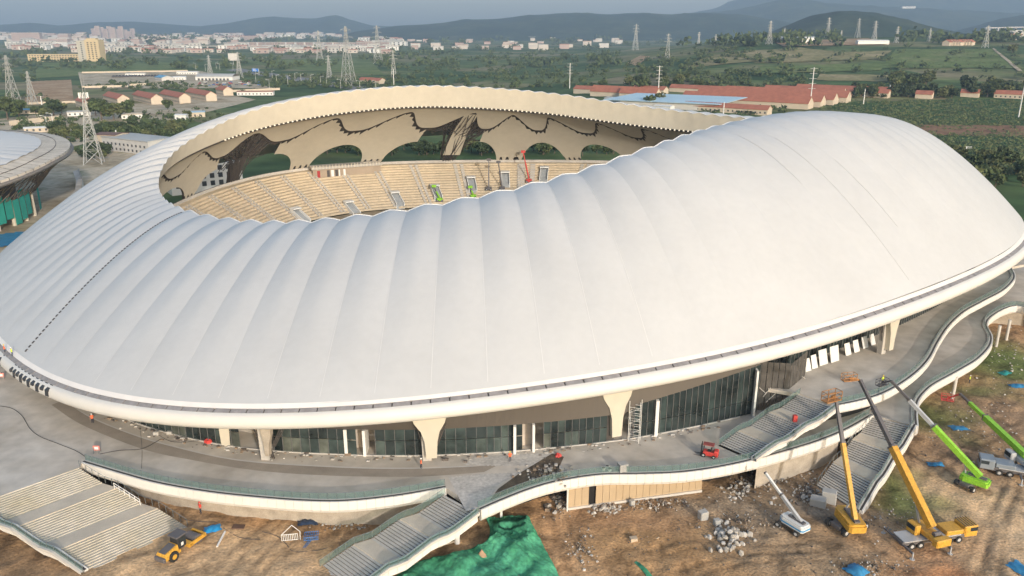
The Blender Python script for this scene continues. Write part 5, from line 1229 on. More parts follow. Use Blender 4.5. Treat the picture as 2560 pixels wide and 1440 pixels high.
patch([(1780, 138), (2000, 120), (2120, 134), (1700, 172)], M_STRAW, 'dry_field', 'yellowish terraced field on the right slope', .8)
patch([(1930, 104), (2170, 97), (2230, 112), (1960, 118)], M_DIRT, 'quarry_ground', 'brown stripped ground below the green hill', 1.2)
patch([(2478, 122), (2484, 122), (2556, 180), (2544, 180)], M_YARD, 'farm_track', 'pale farm track climbing the right slope', 1.2)
patch([(560, 176), (600, 172), (1040, 236), (1000, 244)], M_ROAD, 'road', 'grey road with lamps running behind the far roof edge', .4)
patch([(1568, 158), (1600, 140), (1625, 142), (1590, 166)], M_DIRT, 'farm_track', 'pale dirt track on the wooded slope in the middle', .8)

# ---------------- trees
def crown_mesh(seed, n, sx, sz, leaf, m):
    r = random.Random(seed); vs, fs = [], []
    lobes = [(Vector((r.uniform(-.55, .55) * sx, r.uniform(-.55, .55) * sx, r.uniform(-.45, .5) * sz)), r.uniform(.38, .62)) for _ in range(9)]
    for k in range(n):
        c, q = r.choice(lobes); d = Vector((r.gauss(0, 1), r.gauss(0, 1), r.gauss(0, 1))).normalized() * r.uniform(.55, 1.0) ** .5
        p = c + Vector((d.x * q * sx, d.y * q * sx, d.z * q * sz)); a = Vector((r.gauss(0, 1), r.gauss(0, 1), r.gauss(0, 1))).normalized() * leaf * r.uniform(.6, 1.3); b = a.cross(Vector((r.gauss(0, 1), r.gauss(0, 1), r.gauss(0, 1)))).normalized() * leaf * r.uniform(.5, 1.1)
        o = len(vs); vs += [p - a, p + b, p + a, p - b]; fs.append((o, o + 1, o + 2, o + 3))
    me = bpy.data.meshes.new('crown'); me.from_pydata(vs, [], fs); me.materials.append(m); me.update(); return me
M_LEAF = [mat('leaf_dark', (0.036, 0.056, 0.020), .8, .35, .35), mat('leaf_mid', (0.062, 0.086, 0.027), .8, .35, .35), mat('leaf_olive', (0.095, 0.108, 0.038), .8, .3, .35)]
M_BARK = mat('bark', (0.12, 0.09, 0.065), .9, .2, 1)
CR_ = [crown_mesh(s, 420, 3.0, 2.6, .62, M_LEAF[s % 3]) for s in range(6)]
def trunk_mesh():
    mb = MB().tube((0, 0, -.5), (0, 0, 2.6), .26, .17, 6)
    for k in range(4):
        a = k * 1.6; mb.tube((0, 0, 2.0 + .2 * k), (cos(a) * 1.3, sin(a) * 1.3, 3.6 + .3 * k), .11, .04, 5)
    return mb.mesh('trunk', M_BARK)
TR_ = trunk_mesh()
TPTS = []
def band(u0, u1, v0, v1, n, s0, s1, lab, dv=0.0):
    for _ in range(n):
        t = RB.random(); u = u0 + (u1 - u0) * t; v = RB.uniform(v0, v1) + dv * t; p = G(u, v); TPTS.append((p, RB.uniform(s0, s1), lab))
band(2130, 2380, 232, 246, 70, 1.0, 1.7, 'dark tree in the belt above the right crop field')
band(2380, 2590, 216, 246, 60, 1.0, 1.8, 'dark tree in the belt above the right crop field')
band(2230, 2330, 200, 225, 26, 1.3, 2.0, 'tall tree of the clump right of the red roofs')
band(1640, 1960, 122, 160, 80, .9, 1.7, 'tree on the wooded slope behind the red roofs')
band(1690, 2010, 178, 222, 90, .9, 1.5, 'tree in the belt just above the red roofs')
band(1560, 1760, 150, 222, 120, .9, 1.7, 'tree in the wood left of the red roofs')
band(2000, 2130, 222, 240, 20, .8, 1.3, 'tree among the red roofs on the right')
band(590, 1010, 178, 210, 130, .8, 1.4, 'tree along the lamp-lit road behind the stadium', 22)
band(640, 980, 205, 222, 50, .9, 1.5, 'tree close behind the far roof edge')
band(980, 1520, 165, 222, 170, .9, 1.6, 'tree in the wood behind the middle of the roof')
band(130, 460, 322, 348, 80, .7, 1.25, 'shrubby tree in the belt left of the stadium')
band(330, 470, 292, 330, 40, .6, 1.1, 'shrubby tree in the belt left of the stadium')
band(275, 470, 208, 226, 45, .7, 1.2, 'bush behind the red-roofed houses')
band(200, 640, 214, 232, 60, .5, .9, 'bush among the red-roofed houses')
band(190, 560, 270, 330, 70, .4, .8, 'bush in the village ground below the red roofs')
band(0, 200, 300, 330, 40, .5, .9, 'bush behind the smaller dome')
band(0, 120, 240, 300, 18, .9, 1.4, 'tree at the left edge near the tall pylon')
band(150, 270, 345, 400, 26, .6, 1.1, 'tree beside the cell tower foot')
band(85, 240, 148, 156, 40, .8, 1.2, 'tree in front of the yellow building')
band(0, 90, 160, 205, 40, .9, 1.4, 'tree at the left edge below the town')
band(2330, 2600, 392, 470, 44, .8, 1.4, 'dark bush between the crop field and the right end of the roof')
band(1760, 1960, 274, 292, 22, .6, 1.0, 'bush in front of the red roofs behind the roof crest')
band(690, 1560, 376, 391, 70, .8, 1.3, 'tree seen through the arches below the far roof')
BIG = [(255, 302, 2.6), (285, 300, 2.4), (315, 292, 2.2), (240, 290, 2.0), (135, 290, 2.3), (155, 285, 1.9), (20, 300, 2.8), (48, 292, 2.0), (2415, 232, 2.4), (2530, 132, 2.2), (420, 275, 1.4), (1610, 232, 2.0), (1625, 268, 1.6), (1650, 262, 1.5)]
big_l = ['big dark tree left of the cell tower house', 'big dark tree under the second red roof', 'big tree in front of the third red-roofed house', 'dark tree beside the cell tower', 'round dark tree right of the tall pylon', 'smaller tree leaning on the round dark one', 'large tree at the left edge below the pylon', 'tree right of the large left-edge tree', 'tallest tree in the right belt', 'lone round tree beside the farm track', 'small tree between the red-roofed houses', 'big tree between the red roofs and the blue shed', 'left dark tree in front of the blue shed', 'right dark tree in front of the blue shed']
def tree(p, s, label, group=None):
    e = empty('tree', p, RB.random() * 6); tag(e, label, 'tree', group); e.scale = (s, s, s * RB.uniform(.85, 1.15))
    inst('trunk', TR_, e); inst('crown', RB.choice(CR_), e, (0, 0, 3.7), (0, 0, 0), (1.15, 1.15, 1.05))
for (u, v, s), l in zip(BIG, big_l): tree(G(u, v), s, l)
TPTS.sort(key=lambda t: -(t[1] / (t[0].y + 1)))
for p, s, lab in TPTS[:285]: tree(p, s, lab, lab.replace('tree', 'trees', 1).replace('bush', 'bushes', 1))
REST = TPTS[285:]
# scattered far woodland, one mass
wv, wf = [], []
def clump(p, s, r, n=26):
    for k in range(n):
        d = Vector((r.gauss(0, 1), r.gauss(0, 1), abs(r.gauss(0, .8)))) * s * 1.7; c = p + Vector((d.x, d.y, d.z + s * 1.2)); a = Vector((r.gauss(0, 1), r.gauss(0, 1), r.gauss(0, 1))).normalized() * s * 1.3; b = a.orthogonal().normalized() * s * 1.1
        o = len(wv); wv.extend([c - a, c + b, c + a, c - b]); wf.append((o, o + 1, o + 2, o + 3))
for p, s, _ in REST: clump(p, s, RB)
def farband(u0, u1, v0, v1, n, s0=1.5, s1=3.5):
    for _ in range(n):
        u = RB.uniform(u0, u1); v = RB.uniform(v0, v1)
        if noise2(u / 70, v / 9, 3) < -.15: continue
        clump(G(u, v), RB.uniform(s0, s1), RB, 16)
farband(0, 1000, 92, 175, 620); farband(300, 1600, 92, 110, 320, 3, 7); farband(980, 1560, 100, 170, 330); farband(1560, 2100, 86, 118, 300, 2, 5); farband(1900, 2560, 118, 200, 120, 1.0, 2.2); farband(2250, 2560, 84, 112, 160, 2, 5); farband(0, 500, 82, 100, 120, 4, 9)
me = bpy.data.meshes.new('woodland'); me.from_pydata(wv, [], wf); me.materials.append(M_LEAF[0]); me.materials.append(M_LEAF[1]); me.polygons.foreach_set('material_index', [(i // 16) % 2 for i in range(len(wf))]); me.update()
o = bpy.data.objects.new('woodland', me); COL.objects.link(o); tag(o, 'patchy dark green woodland and hedges over the far plain', kind='stuff')
cv, cf = [], []
def crop(u0, u1, v0, v1, n):
    for _ in range(n):
        u, v = RB.uniform(u0, u1), RB.uniform(v0, v1); p = G(u, v); s = RB.uniform(.5, 1.1)
        for k in range(7):
            c = p + Vector((RB.gauss(0, 1.6), RB.gauss(0, 1.0), abs(RB.gauss(.3, .5)) + .2)); a = Vector((RB.gauss(0, 1), RB.gauss(0, 1), RB.gauss(0, .6))).normalized() * s; b = a.orthogonal().normalized() * s * .8
            o = len(cv); cv.extend([c - a, c + b, c + a, c - b]); cf.append((o, o + 1, o + 2, o + 3))
crop(2040, 2570, 252, 316, 1500); crop(2200, 2570, 338, 440, 1100); crop(2150, 2570, 308, 340, 120); crop(2220, 2540, 124, 172, 300)
me = bpy.data.meshes.new('crop_plants'); me.from_pydata(cv, [], cf); me.materials.append(M_LEAF[1]); me.materials.append(M_LEAF[2]); me.polygons.foreach_set('material_index', [(i // 7) % 2 for i in range(len(cf))]); me.update()
o = bpy.data.objects.new('crop_plants', me); COL.objects.link(o); tag(o, 'leafy green crop covering the right fields', kind='stuff')
# ---------------- houses
M_ROOF = mat('roof_tile_red', (0.34, 0.125, 0.078), .85, .15, .2); M_HW = mat('house_cream', (0.52, 0.44, 0.34), .85, .06, .2); M_HG = mat('house_grey', (0.5, 0.48, 0.45), .85, .08, .2)
M_WINB = mat('window_dark', (0.05, 0.055, 0.06), .3, .2); M_BLUER = mat('roof_blue', (0.10, 0.30, 0.48), .5, .06, .05); M_PALEB = mat('roof_pale_blue', (0.33, 0.46, 0.55), .5, .05, .03); M_GREYR = mat('roof_grey', (0.40, 0.40, 0.38), .7, .1, .05)
def gable(e, L, Wd, H, R, roof, wall, wins=True, over=.6, storeys=2):
    P_(e, MB().box(-L / 2, L / 2, -Wd / 2, Wd / 2, -1, H).add([(-L / 2, -Wd / 2, H), (-L / 2, Wd / 2, H), (-L / 2, 0, H + R)], [(0, 2, 1)]).add([(L / 2, -Wd / 2, H), (L / 2, Wd / 2, H), (L / 2, 0, H + R)], [(0, 1, 2)]), 'wall', wall)
    a, b = L / 2 + over * .6, Wd / 2 + over; z = H - over * R / (Wd / 2) + .05; t = .3
    P_(e, MB().hexa([(-a, -b, z), (a, -b, z), (a, 0, H + R + .02), (-a, 0, H + R + .02), (-a, -b, z + t), (a, -b, z + t), (a, 0, H + R + t), (-a, 0, H + R + t)]), 'roof', roof)
    P_(e, MB().hexa([(-a, 0, H + R + .01), (a, 0, H + R + .01), (a, b, z), (-a, b, z), (-a, 0, H + R + t - .01), (a, 0, H + R + t - .01), (a, b, z + t), (-a, b, z + t)]), 'roof', roof)
    if wins:
        me = MB().box(-.7, .7, -.06, .06, 0, 1.4).mesh('window', M_WINB)
        for f in range(storeys):
            for k in range(int(L / 4)):
                x = -L / 2 + 2 + 4 * k
                inst('window', me, e, (x, -Wd / 2 - .02, 1 + f * 3)); inst('window', me, e, (x, Wd / 2 + .02, 1 + f * 3))
def house(u, v, L, Wd, H, R, rz, label, roof=None, wall=None, name='house', wins=True, cat='house', group=None):
    e = empty(name, G(u, v), rz); tag(e, label, cat, group); gable(e, L, Wd, H, R, roof or M_ROOF, wall or M_HW, wins, storeys=2 if H > 4.5 else 1); return e
hd = G(396, 262) - G(340, 248); hr = atan2(hd.y, hd.x)
for k, (u, v, L, lab) in enumerate(((218, 270, 40, 'leftmost red-roofed house behind the cell tower'), (292, 258, 56, 'second red-roofed house from the left, half behind trees'), (370, 256, 66, 'third red-roofed house from the left with a cream gable'), (438, 253, 66, 'fourth red-roofed house from the left with a cream gable'), (503, 248, 66, 'rightmost two-storey red-roofed house of the row'), (562, 238, 24, 'small red-roofed house at the end of the row'))):
    house(u, v, L, 11, 6.2, 3.6, hr, lab)
# yellow office building
yb = empty('office_building', G(228, 153)); tag(yb, 'pale yellow tower block with a long low wing', 'building'); M_YB = mat('yellow_render', (0.50, 0.40, 0.24), .85, .05, .02)
P_(yb, MB().box(-22, -2, -10, 14, -2, 44), 'tower', mat('grey_render', (0.42, 0.40, 0.34), .8)); P_(yb, MB().box(-3, 28, -12, 14, -2, 46).box(-1, 20, -6, 8, 46, 49), 'tower', M_YB); P_(yb, MB().box(-138, -24, -6, 10, -2, 15), 'wing', M_YB)
me = MB().box(-1.6, 1.6, -.2, .2, 0, 2.2).mesh('window', M_WINB)
for f in range(9):
    for x in (4, 12, 20): inst('window', me, yb, (x, -12.1, 5 + f * 4.2))
    inst('window', MATS.setdefault('_wing', MB().box(-7, 7, -.2, .2, 0, 2).mesh('window', M_WINB)) if False else me, yb, (-12, -10.1, 5 + f * 4.2))
for f in range(3):
    for k in range(18): inst('window', me, yb, (-133 + k * 6.2, -6.1, 2 + f * 4.4))
# yard sheds
house(410, 202, 26, 16, 5, 2.5, hr + .1, 'blue-roofed shed in the walled yard', M_BLUER, M_HG, 'shed', cat='shed')
house(340, 190, 30, 8, 4, .8, .12, 'long low white shed at the back of the yard', M_GREYR, M_WHITE, 'shed', cat='shed')
house(470, 186, 34, 9, 4, .9, .05, 'white shed beside the blue shed in the yard', M_WHITE, M_WHITE, 'shed', cat='shed')
house(450, 200, 18, 10, 4, 1.0, .2, 'small white shed in the middle of the yard', M_WHITE, M_WHITE, 'shed', cat='shed')
wd = empty('warehouse', G(545, 200), -.08); tag(wd, 'white warehouse with a broad curved grey roof in the yard', 'warehouse')
P_(wd, MB().grid([[(-28 + 56 * i / 2, 14 * s, 5 + 4 * (1 - s * s)) for s in [-1 + 2 * j / 10 for j in range(11)]] for i in range(3)]), 'roof', M_GREYR); P_(wd, MB().box(-27.5, 27.5, -13.5, 13.5, -1, 5.0), 'wall', M_WHITE)
for k in range(9): P_(wd, MB().box(-24 + k * 5.4, -21 + k * 5.4, -13.7, -13.5, 0, 3), 'window', M_WINB)
house(285, 372, 15, 12, 9, .8, -.25, 'pink and white house with a brown flat roof beside the cell tower', mat('roof_brown', (0.16, 0.09, 0.07), .8), M_HW, cat='house')
house(352, 378, 46, 20, 8, .6, -.55, 'large grey flat-roofed hall behind the left roof edge', M_GREYR, M_HG, 'hall', cat='hall')
for k, (u0, v0, u1, v1, h, lab) in enumerate(((205, 184, 470, 180, 3, 'long beige wall along the back of the yard'), (205, 221, 320, 218, 3, 'beige wall in front of the yard left'), (325, 216, 385, 212, 3, 'short beige wall section behind the bushes'), (25, 315, 150, 300, 4, 'long beige wall by the left edge'), (560, 232, 700, 226, 3, 'low wall behind the stadium left shoulder'), (70, 262, 190, 258, 2.5, 'pale wall below the brown dirt lot'))):
    a, b = G(u0, v0), G(u1, v1); o = MB().beam(Vector((0, 0, h / 2 - .3)), b - a + Vector((0, 0, h / 2 - .3)), .8, h).build('boundary_wall', M_HW); o.location = a; tag(o, lab, 'wall')
for k, (u, v, L, Wd, H, lab, m) in enumerate(((455, 300, 9, 7, 4, 'white cabin on the village ground', M_WHITE), (492, 292, 14, 8, 4, 'pale blue hut on the village ground', M_PALEB), (330, 296, 16, 7, 3.5, 'cream hut below the second red roof', M_HW), (80, 285, 26, 7, 3.5, 'blue-roofed shed at the left below the pylon', M_BLUER), (200, 290, 18, 7, 3.5, 'small grey shed left of the cell tower', M_GREYR), (105, 330, 22, 6, 3, 'white low shed behind the smaller dome', M_WHITE), (640, 238, 40, 9, 4, 'red-brown shed behind the left roof shoulder', mat('roof_redbrown', (0.30, 0.14, 0.10), .85)))):
    house(u, v, L, Wd, H, .7, .1 + .2 * (k % 3), lab, m, M_HW if k % 2 else M_WHITE, 'hut', True, 'hut')
# trucks and cars
M_CARS = [M_WHITE, M_GRYM, mat('car_red', (0.4, 0.05, 0.04), .4), mat('car_blue', (0.06, 0.16, 0.4), .4)]
def vehicle_mesh(m, L, H):
    return MB().bevbox(-L / 2, L / 2, -1, 1, .35, .35 + H * .5, .15).hexa([(-L * .3, -.9, .35 + H * .5), (L * .25, -.9, .35 + H * .5), (L * .25, .9, .35 + H * .5), (-L * .3, .9, .35 + H * .5), (-L * .24, -.75, H), (L * .16, -.75, H), (L * .16, .75, H), (-L * .24, .75, H)], 1).tube((-L * .3, -1.02, .35), (-L * .3, 1.02, .35), .35, n=8, mi=2).tube((L * .3, -1.02, .35), (L * .3, 1.02, .35), .35, n=8, mi=2).mesh('car', [m, M_WIN, M_BLK2])
VM = [vehicle_mesh(m, 4.6, 1.6) for m in M_CARS] + [vehicle_mesh(M_GRYM, 8, 3.0)]
for k in range(34):
    u = RB.uniform(500, 660); v = RB.uniform(204, 218); o = inst('car', RB.choice(VM[:4]), None, G(u, v) + Vector((0, 0, .4)), (0, 0, RB.choice([.1, 1.6]))); tag(o, 'car parked in the yard in front of the curved warehouse', 'car', 'cars parked in the yard by the curved warehouse')
for k in range(16):
    o = inst('truck', VM[4], None, G(285 + k * 8, 194 - k * .12) + Vector((0, 0, .4)), (0, 0, 1.2)); tag(o, 'dark lorry in the row at the back of the yard', 'truck', 'dark lorries in a row in the yard')
# red-roofed compound on the right
rr_ = -.62
for k, (u, v, L, Wd, lab) in enumerate(((1862, 262, 120, 17, 'nearest long red roof of the four with cream gables'), (1895, 257, 120, 17, 'second long red roof of the four with cream gables'), (1928, 252, 120, 17, 'third long red roof of the four with cream gables'), (1962, 247, 120, 17, 'farthest long red roof of the four with cream gables'), (1815, 281, 76, 12, 'low red roof in front of the four long ones'), (2010, 236, 80, 12, 'red roof behind the four long ones'), (2085, 232, 76, 12, 'red roof beyond the pole right of the compound'), (2140, 240, 62, 11, 'rightmost long red roof of the compound'), (2180, 236, 40, 10, 'short red roof at the right end of the compound'), (1745, 232, 60, 12, 'red roof behind the pale blue shed'), (2310, 246, 15, 10, 'lone red roof among trees right of the compound'), (2424, 243, 16, 9, 'red-roofed house half hidden in the right tree belt'), (2520, 246, 24, 10, 'beige house at the foot of the right pole'), (1600, 244, 40, 14, 'red roof left of the pale blue shed, nearest'), (1625, 234, 36, 12, 'red roof left of the pale blue shed, farther'), (1530, 240, 44, 14, 'red roof behind the far roof edge in the middle'), (1470, 232, 30, 12, 'small red roof behind the far roof edge'), (930, 208, 40, 12, 'red roof just above the far roof edge on the left'))):
    house(u, v, L, Wd, 4.2, 5.5 if Wd > 13 else 3.0, rr_, lab, wins=k in (4, 12))
# pale blue shed
bs = empty('shed', G(1690, 266), rr_ + .12); tag(bs, 'huge pale blue flat shed roof behind the stadium', 'shed')
P_(bs, MB().hexa([(-62, -24, 5.0), (46, -24, 5), (58, 26, 8), (-48, 26, 8), (-62, -24, 5.5), (46, -24, 5.5), (58, 26, 8.5), (-48, 26, 8.5)]), 'roof', M_PALEB); P_(bs, MB().box(-46, 44, -22, 22, -1, 4.9), 'wall', M_HG)
for k in range(26): P_(bs, MB().hexa([(-61 + k * 4.1, -24, 5.5), (-60.8 + k * 4.1, -24, 5.5), (-46.8 + k * 4.1, 26, 8.5), (-47 + k * 4.1, 26, 8.5), (-61 + k * 4.1, -24, 5.62), (-60.8 + k * 4.1, -24, 5.62), (-46.8 + k * 4.1, 26, 8.62), (-47 + k * 4.1, 26, 8.62)]), 'roof_seam', M_PALEB)
house(1590, 262, 60, 14, 5, .7, rr_, 'grey flat roof left of the pale blue shed', M_GREYR, M_HG, 'shed', False, 'shed')
house(1660, 278, 16, 8, 4, .6, rr_, 'small white hut in front of the pale blue shed', M_WHITE, M_WHITE, 'hut', True, 'hut')
for k in range(9): house(2368 + k * 7, 114 - k * .1, 18, 12, 6, 4, rr_ + 1.4, 'small red-roofed house in the row on the right slope', wins=False, group='row of small red-roofed houses on the right slope')
house(1990, 108, 70, 14, 9, 2, .1, 'long white shed at the left end of the quarry', M_WHITE, M_WHITE, 'shed', False, 'shed'); house(2180, 112, 60, 10, 6, 2, .1, 'white shed at the right end of the quarry', M_WHITE, M_WHITE, 'shed', False, 'shed')
# distant town: simple house and block meshes
M_PINK = mat('town_pink', (0.40, 0.31, 0.28), .9, .08, .01); M_PALE = mat('town_pale', (0.50, 0.45, 0.40), .9, .08, .01)
def block_mesh(L, Wd, H, wall, trim, roof, floors):
    mb = MB().box(-L / 2, L / 2, -Wd / 2, Wd / 2, -3, H).box(-L / 2 - .5, L / 2 + .5, -Wd / 2 - .5, Wd / 2 + .5, H, H + 1.2, 2)
    for f in range(floors):
        z = 1.2 + f * (H - 1) / floors; n = max(2, int(L / 6))
        for k in range(n): x = -L / 2 + (k + .5) * L / n; mb.box(x - 1.2, x + 1.2, -Wd / 2 - .1, -Wd / 2 + .2, z, z + 1.7, 3)
    for x in (-L / 2 - .05, L / 2 + .05): mb.box(x - .4, x + .4, -Wd / 2 - .3, Wd / 2 + .3, -3, H * .98, 1)
    return mb.mesh('block', [wall, trim, roof, M_WINB])
M_ROOFT = mat('roof_town', (0.30, 0.15, 0.11), .9, .1, .01)
HB = [block_mesh(14, 9, 4.5, M_PALE, M_PALE, M_ROOFT, 1), block_mesh(18, 10, 7, M_HG, M_PALE, M_GREYR, 2), block_mesh(22, 11, 6, M_WHITE, M_WHITE, M_GREYR, 2), block_mesh(16, 10, 5, M_PINK, M_PALE, M_ROOFT, 1)]
cnt = 0; restb = []
def town(u0, u1, v0, v1, n, lab, s0=1.0, s1=1.6):
    global cnt
    for _ in range(n):
        u, v = RB.uniform(u0, u1), RB.uniform(v0, v1); p = G(u, v); s = RB.uniform(s0, s1) * (1 + p.y / 6000)
        if cnt < 290:
            o = inst('town_house', RB.choice(HB), None, p, (0, 0, RB.uniform(-.3, .3)), (s, s, s)); tag(o, lab, 'house', lab.replace('house', 'houses', 1)); cnt += 1
        else: restb.append((p, s))
town(640, 980, 121, 134, 80, 'small house in the village strip below the apartment row'); town(190, 620, 118, 134, 55, 'small house in the low town beyond the yellow building'); town(20, 320, 104, 126, 60, 'low house in front of the distant left town')
town(900, 1010, 96, 118, 40, 'small house in the village behind the big pylons', 1.2, 1.8); town(1500, 1700, 84, 98, 30, 'small house in the far village in the middle', 1.2, 1.8); town(2520, 2580, 84, 100, 14, 'small house in the far village at the right edge', 1.2, 1.8); town(560, 1000, 88, 100, 40, 'house in the far outskirts', 1.2, 2)
town(320, 600, 92, 112, 90, '', 1.2, 2); town(1000, 1560, 96, 126, 45, '', 1, 1.6); town(0, 240, 88, 104, 110, '', 1.2, 2.4); town(480, 1000, 80, 92, 80, '', 1.5, 2.5)
mb = MB()
for p, s in restb:
    L, Wd, H = 15 * s, 10 * s, RB.uniform(4, 8) * s; mb.box(p.x - L / 2, p.x + L / 2, p.y - Wd / 2, p.y + Wd / 2, p.z - 3, p.z + H, RB.choice([0, 0, 1, 2])); mb.box(p.x - L / 2 - .5, p.x + L / 2 + .5, p.y - Wd / 2 - .5, p.y + Wd / 2 + .5, p.z + H, p.z + H + 1.5, RB.choice([3, 4]))
tag(mb.build('distant_town', [M_PALE, M_HG, M_PINK, M_ROOFT, M_GREYR]), 'hazy sprawl of tiny houses across the plain', kind='stuff')
APT = block_mesh(46, 14, 19, M_PINK, M_WHITE, M_GREYR, 6)
for k in range(17): o = inst('apartment_block', APT, None, G(585 + k * 23.5, 118 + .1 * k), (0, 0, -.25), (1.0, 1, 1)); tag(o, 'six-storey pinkish block in the long apartment row', 'building', 'six-storey blocks in the long apartment row')
APT2 = block_mesh(40, 16, 26, M_PINK, M_PALE, M_ROOF, 8)
for k in range(8): o = inst('apartment_block', APT2, None, G(562 + k * 11, 101), (0, 0, .1)); tag(o, 'reddish block of the cluster above the apartment row', 'building', 'reddish blocks above the apartment row')
TWR = [block_mesh(26, 20, h, M_PINK, M_PALE, M_PALE, 14) for h in (62, 72, 80)]
for k in range(11): o = inst('tower_block', TWR[(k * 2) % 3], None, G(238 + k * 9.6, 97 + (k % 2)), (0, 0, .2), (1.15, 1, 1.05 if k < 8 else .85)); tag(o, 'pink and white tower block in the distant cluster on the left', 'building', 'pink and white tower blocks of the distant cluster')
for u, v, L, H, m, lab in ((186, 84, 52, 95, M_HG, 'tall grey slab tower left of the pink tower cluster'), (145, 80, 170, 36, M_PALE, 'broad white building with a stepped central spire on the left skyline'), (70, 104, 150, 46, M_PINK, 'wide pink block at the left edge of the town'), (110, 96, 160, 34, M_PINK, 'long pink block behind the wide one'), (140, 112, 120, 24, M_PINK, 'low pink block in front of the long one'), (155, 116, 60, 16, M_WHITE, 'white low block left of the yellow tower'), (756, 86, 130, 20, M_WHITE, 'white factory hall alone on the far plain'), (1060, 90, 260, 16, M_WHITE, 'long white factory under the middle hills'), (1130, 92, 260, 20, M_PALE, 'cream factory beside the long white one'), (1420, 86, 420, 10, M_WHITE, 'long thin white shed line under the middle hills'), (1745, 82, 90, 12, M_WHITE, 'white shed in the valley left of the green hill'), (2270, 20, 120, 12, M_WHITE, 'white building high on the mountain flank')):
    e = inst('distant_building', block_mesh(L, 30, H, m, m, M_PALE, 4), None, G(u, v) if v > 40 else at_y(u, v, 7600), (0, 0, .05)); tag(e, lab, 'building')
    if L == 170:
        P_(None, MB().box(-20, 20, -12, 12, 36, 52).tube((0, 0, 52), (0, 0, 74), 9, 1, 8), 'spire', M_PALE).parent = e
# motorway viaduct
vd = empty('viaduct', G(700, 124)); tag(vd, 'pale motorway viaduct crossing the plain below the town', 'bridge')
a, b = G(330, 122) - vd.location, G(1000, 121) - vd.location
P_(vd, MB().beam(a + Vector((0, 0, 9)), b + Vector((0, 0, 9)), 14, 2.4), 'deck', M_PALE)
for k in range(30): q = a.lerp(b, (k + .5) / 30); P_(vd, MB().box(q.x - 1.5, q.x + 1.5, q.y - 5, q.y + 5, q.z - 4, q.z + 7.6), 'pier', M_PALE)
vd = empty('viaduct', G(2520, 74)); tag(vd, 'far pale viaduct at the right edge below the mountain', 'bridge')
a, b = at_y(2462, 70, 4600) - vd.location, at_y(2640, 66, 4600) - vd.location; P_(vd, MB().beam(a, b, 20, 6), 'deck', M_PALE)
for k in range(8): q = a.lerp(b, (k + .5) / 8); P_(vd, MB().box(q.x - 3, q.x + 3, q.y - 6, q.y + 6, q.z - 60, q.z - 3), 'pier', M_PALE)
# ---------------- pylons, poles, lamps
M_PYL = mat('galvanised', (0.38, 0.38, 0.36), .6, .08, .2)
def pylon_parts(e, H, W0=None, arms=3, thick=.16, m=None):
    m = m or M_PYL; W0 = W0 or H * .19; lv = [0, .2, .38, .54, .67, .78, .88, 1.0]; hw = lambda t: (W0 / 2) * (1 - t) ** 1.25 + H * .012
    for sx in (-1, 1):
        for sy in (-1, 1): P_(e, MB().path([(sx * hw(t), sy * hw(t), H * t) for t in lv], thick * 1.25, 4), 'leg', m)
    br = MB()
    for a, b in zip(lv, lv[1:]):
        p, q = hw(a), hw(b); z0, z1 = a * H, b * H
        for s in (-1, 1):
            for c in (-1, 1):
                br.tube((c * p, s * p, z0), (-c * q, s * q, z1), thick * .7, n=4); br.tube((s * p, c * p, z0), (s * q, -c * q, z1), thick * .7, n=4)
            br.tube((-q, s * q, z1), (q, s * q, z1), thick * .7, n=4)
    P_(e, br, 'bracing', m)['kind'] = 'stuff'
    for k in range(arms):
        z = H * (.70 + .12 * k); L = H * (.15 - .025 * k)
        for s in (-1, 1): P_(e, MB().tube((0, 0, z), (s * L, 0, z), thick * .9, n=4).tube((0, 0, z + H * .035), (s * L, 0, z), thick * .8, n=4).tube((s * L, 0, z), (s * L, 0, z - H * .03), thick * .6, n=4), 'cross_arm', m)
PYL = [(36, 138, 262, 'tall lattice pylon beside the brown dirt lot at the left edge'), (82, 178, 262, 'slimmer pylon in front of the brown dirt lot'), (872, 66, 215, 'largest double pylon above the far roof edge'), (946, 64, 160, 'second large pylon right of the largest one'), (800, 76, 152, 'slim red and white mast left of the large pylons'), (526, 138, 188, 'slim pylon rising behind the curved warehouse'), (600, 130, 196, 'pylon beside the blue road sign'), (824, 138, 196, 'thin pylon in front of the large ones'), (985, 126, 196, 'pylon just left of the middle at the far roof edge'), (1588, 60, 126, 'pylon on the slope near the middle'), (1668, 84, 150, 'pylon in the wood right of the middle one'), (1746, 80, 112, 'left of two pylons above the wooded slope'), (1788, 86, 113, 'right of two pylons above the wooded slope'), (1922, 52, 112, 'pylon at the left end of the quarry'), (1960, 70, 97, 'small pylon left of the green hill'), (2068, 44, 95, 'first pylon from the left in front of the green hill'), (2102, 76, 97, 'short mast between pylons in front of the green hill'), (2143, 46, 95, 'second tall pylon in front of the green hill'), (2184, 52, 105, 'third and widest pylon in front of the green hill'), (2240, 66, 108, 'fourth pylon in front of the green hill'), (2322, 70, 104, 'fifth and faint pylon right of the green hill'), (2378, 42, 74, 'distant pylon on the mountain foot'), (2462, 64, 120, 'pylon with a white base on the right slope'), (2518, 56, 90, 'distant pylon at the right edge'), (1280, 60, 92, 'far pylon under the middle hills')]
for u, vt, vb, lab in PYL:
    p = G(u, vb); top = at_y(u, vt, p.y); e = empty('pylon', p, RB.uniform(-.5, .5)); tag(e, lab, 'pylon'); H = max(12, top.z - p.z)
    pylon_parts(e, H, arms=3 if H > 30 else 2, thick=.10 + p.y / 9000)
